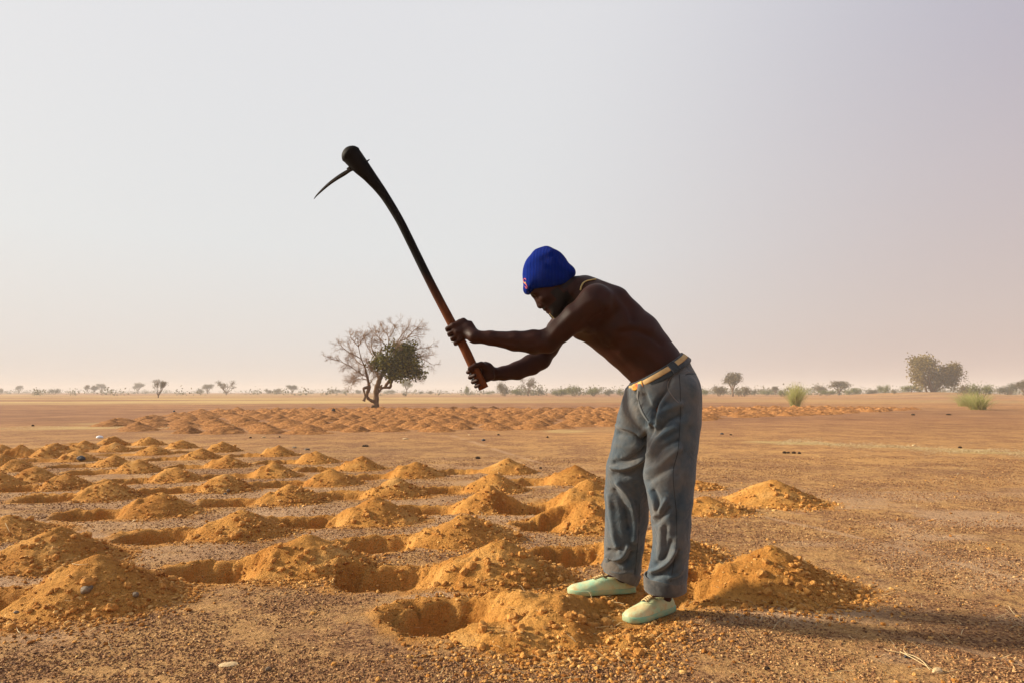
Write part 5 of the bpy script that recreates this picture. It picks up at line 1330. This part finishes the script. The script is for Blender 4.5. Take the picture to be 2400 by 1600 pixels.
stone('dark_stone', 'small dark stone on the far right plain below the grass clump', 2223, 972, 12, DUNG, flat=.4)
stone('dark_stone', 'dark flat stone left of the grass clump on the right plain', 2140, 972, 12, DUNG, flat=.4)
stone('grey_stone', 'larger grey stone half buried in the foot of the front-left mound', 200, 1390, 26, GREY, flat=.7)
stone('grey_stone', 'grey stone touching the larger one in the front-left mound', 213, 1382, 12, GREY, flat=.8, seed=3)
stone('grey_stone', 'single grey stone on the ground right of the front-left mound', 317, 1401, 19, GREY, flat=.7)
stone('grey_stone', 'small grey stone at the left edge of the foreground', 38, 1436, 13, GREY, flat=.5)
stone('grey_stone', 'round grey stone on a mound in the middle of the near field', 535, 1151, 9, GREY, flat=.9)
stone('dark_stone', 'black stone beside the round grey one in the near field', 528, 1158, 8, BLK, flat=.8)
stone('grey_stone', 'small grey stone in the bottom foreground', 628, 1573, 13, GREY, flat=.8)
stone('pale_stone', 'flat crumbly pale stone in the bottom foreground', 535, 1561, 40, PALE, flat=.16)
stone('pale_stone', 'cream oval stone in the bottom right corner', 2197, 1577, 26, PALE, flat=.6)
stone('pale_stone', 'pale chip on the mound foot behind the front middle mound', 317, 1221, 14, PALE, flat=.4)
stone('black_pellets', 'two black pellets beside the dry twig in the bottom right', 2127, 1543, 16, BLK, 'pellets', parts=2, pname='pellet', flat=.9)
stone('grey_stone', 'reddish small stone in the foreground below the near shoe', 1798, 1570, 14, DUNG, flat=.7)
# plastic bag
o = stone('plastic_bag', 'crumpled white plastic bag behind the mounds of the left field', 234, 1026, 16, PLAST, 'bag', flat=.5, seed=5)
# stump by the thorn tree
p = G(781, 968, 0); m = MB(); hs = 11 / 1600 * p.y
tube(m, [(0, 0, -.03), (.01, 0, hs * .5), (0, .01, hs * .9), (.0, 0, hs)], [.10, .095, .075, .04], 9); o = link('stump', m.mesh('stump'), simple('charred_wood', (.02, .014, .010), (.05, .03, .02), 20, .9), None, (p.x, p.y, 0)); tag(o, 'dark tree stump behind the far mound strip left of the thorn tree', 'stump')
# dry twig
def twig(name, label, lines, r):
    p0 = G(*lines[0][0], 0); m = MB()
    for ln in lines:
        pts = [G(a, b, 0) for a, b in ln]; pts = [Vector((q.x, q.y, float(surf(np.array([q.x]), np.array([q.y]))[0]) + r + .006)) - Vector((p0.x, p0.y, 0)) for q in pts]
        tube(m, smooth_path(pts, 5), np.linspace(r, r * .6, (len(pts) - 1) * 5 + 1), 5)
    o = link(name, m.mesh(name), STRAW, None, (p0.x, p0.y, 0)); tag(o, label, 'twig')
twig('dry_twig', 'forked dry twig in the bottom right beside black pellets', [[(2180, 1576), (2160, 1552), (2130, 1536), (2085, 1527), (2072, 1522)], [(2127, 1537), (2118, 1525), (2127, 1512)], [(2110, 1530), (2140, 1545), (2185, 1574)]], .0016)
twig('dry_twig', 'short straw on the ground between the two shoes', [[(1436, 1415), (1450, 1418), (1464, 1421)]], .0014)
twig('dry_twig', 'bent pale straw at the right edge of the foreground', [[(2364, 1420), (2375, 1436), (2398, 1452)]], .0014)
twig('dry_twig', 'pale straw lying at the foot of the front-left mound', [[(165, 1412), (185, 1416), (202, 1415)]], .0014)
twig('dry_twig', 'white straw at the left edge between two mounds', [[(3, 1245), (12, 1256), (22, 1262)]], .0018)
twig('dry_twig', 'small forked straw in the bottom left foreground', [[(38, 1474), (43, 1487)], [(46, 1488), (40, 1480)]], .0014)
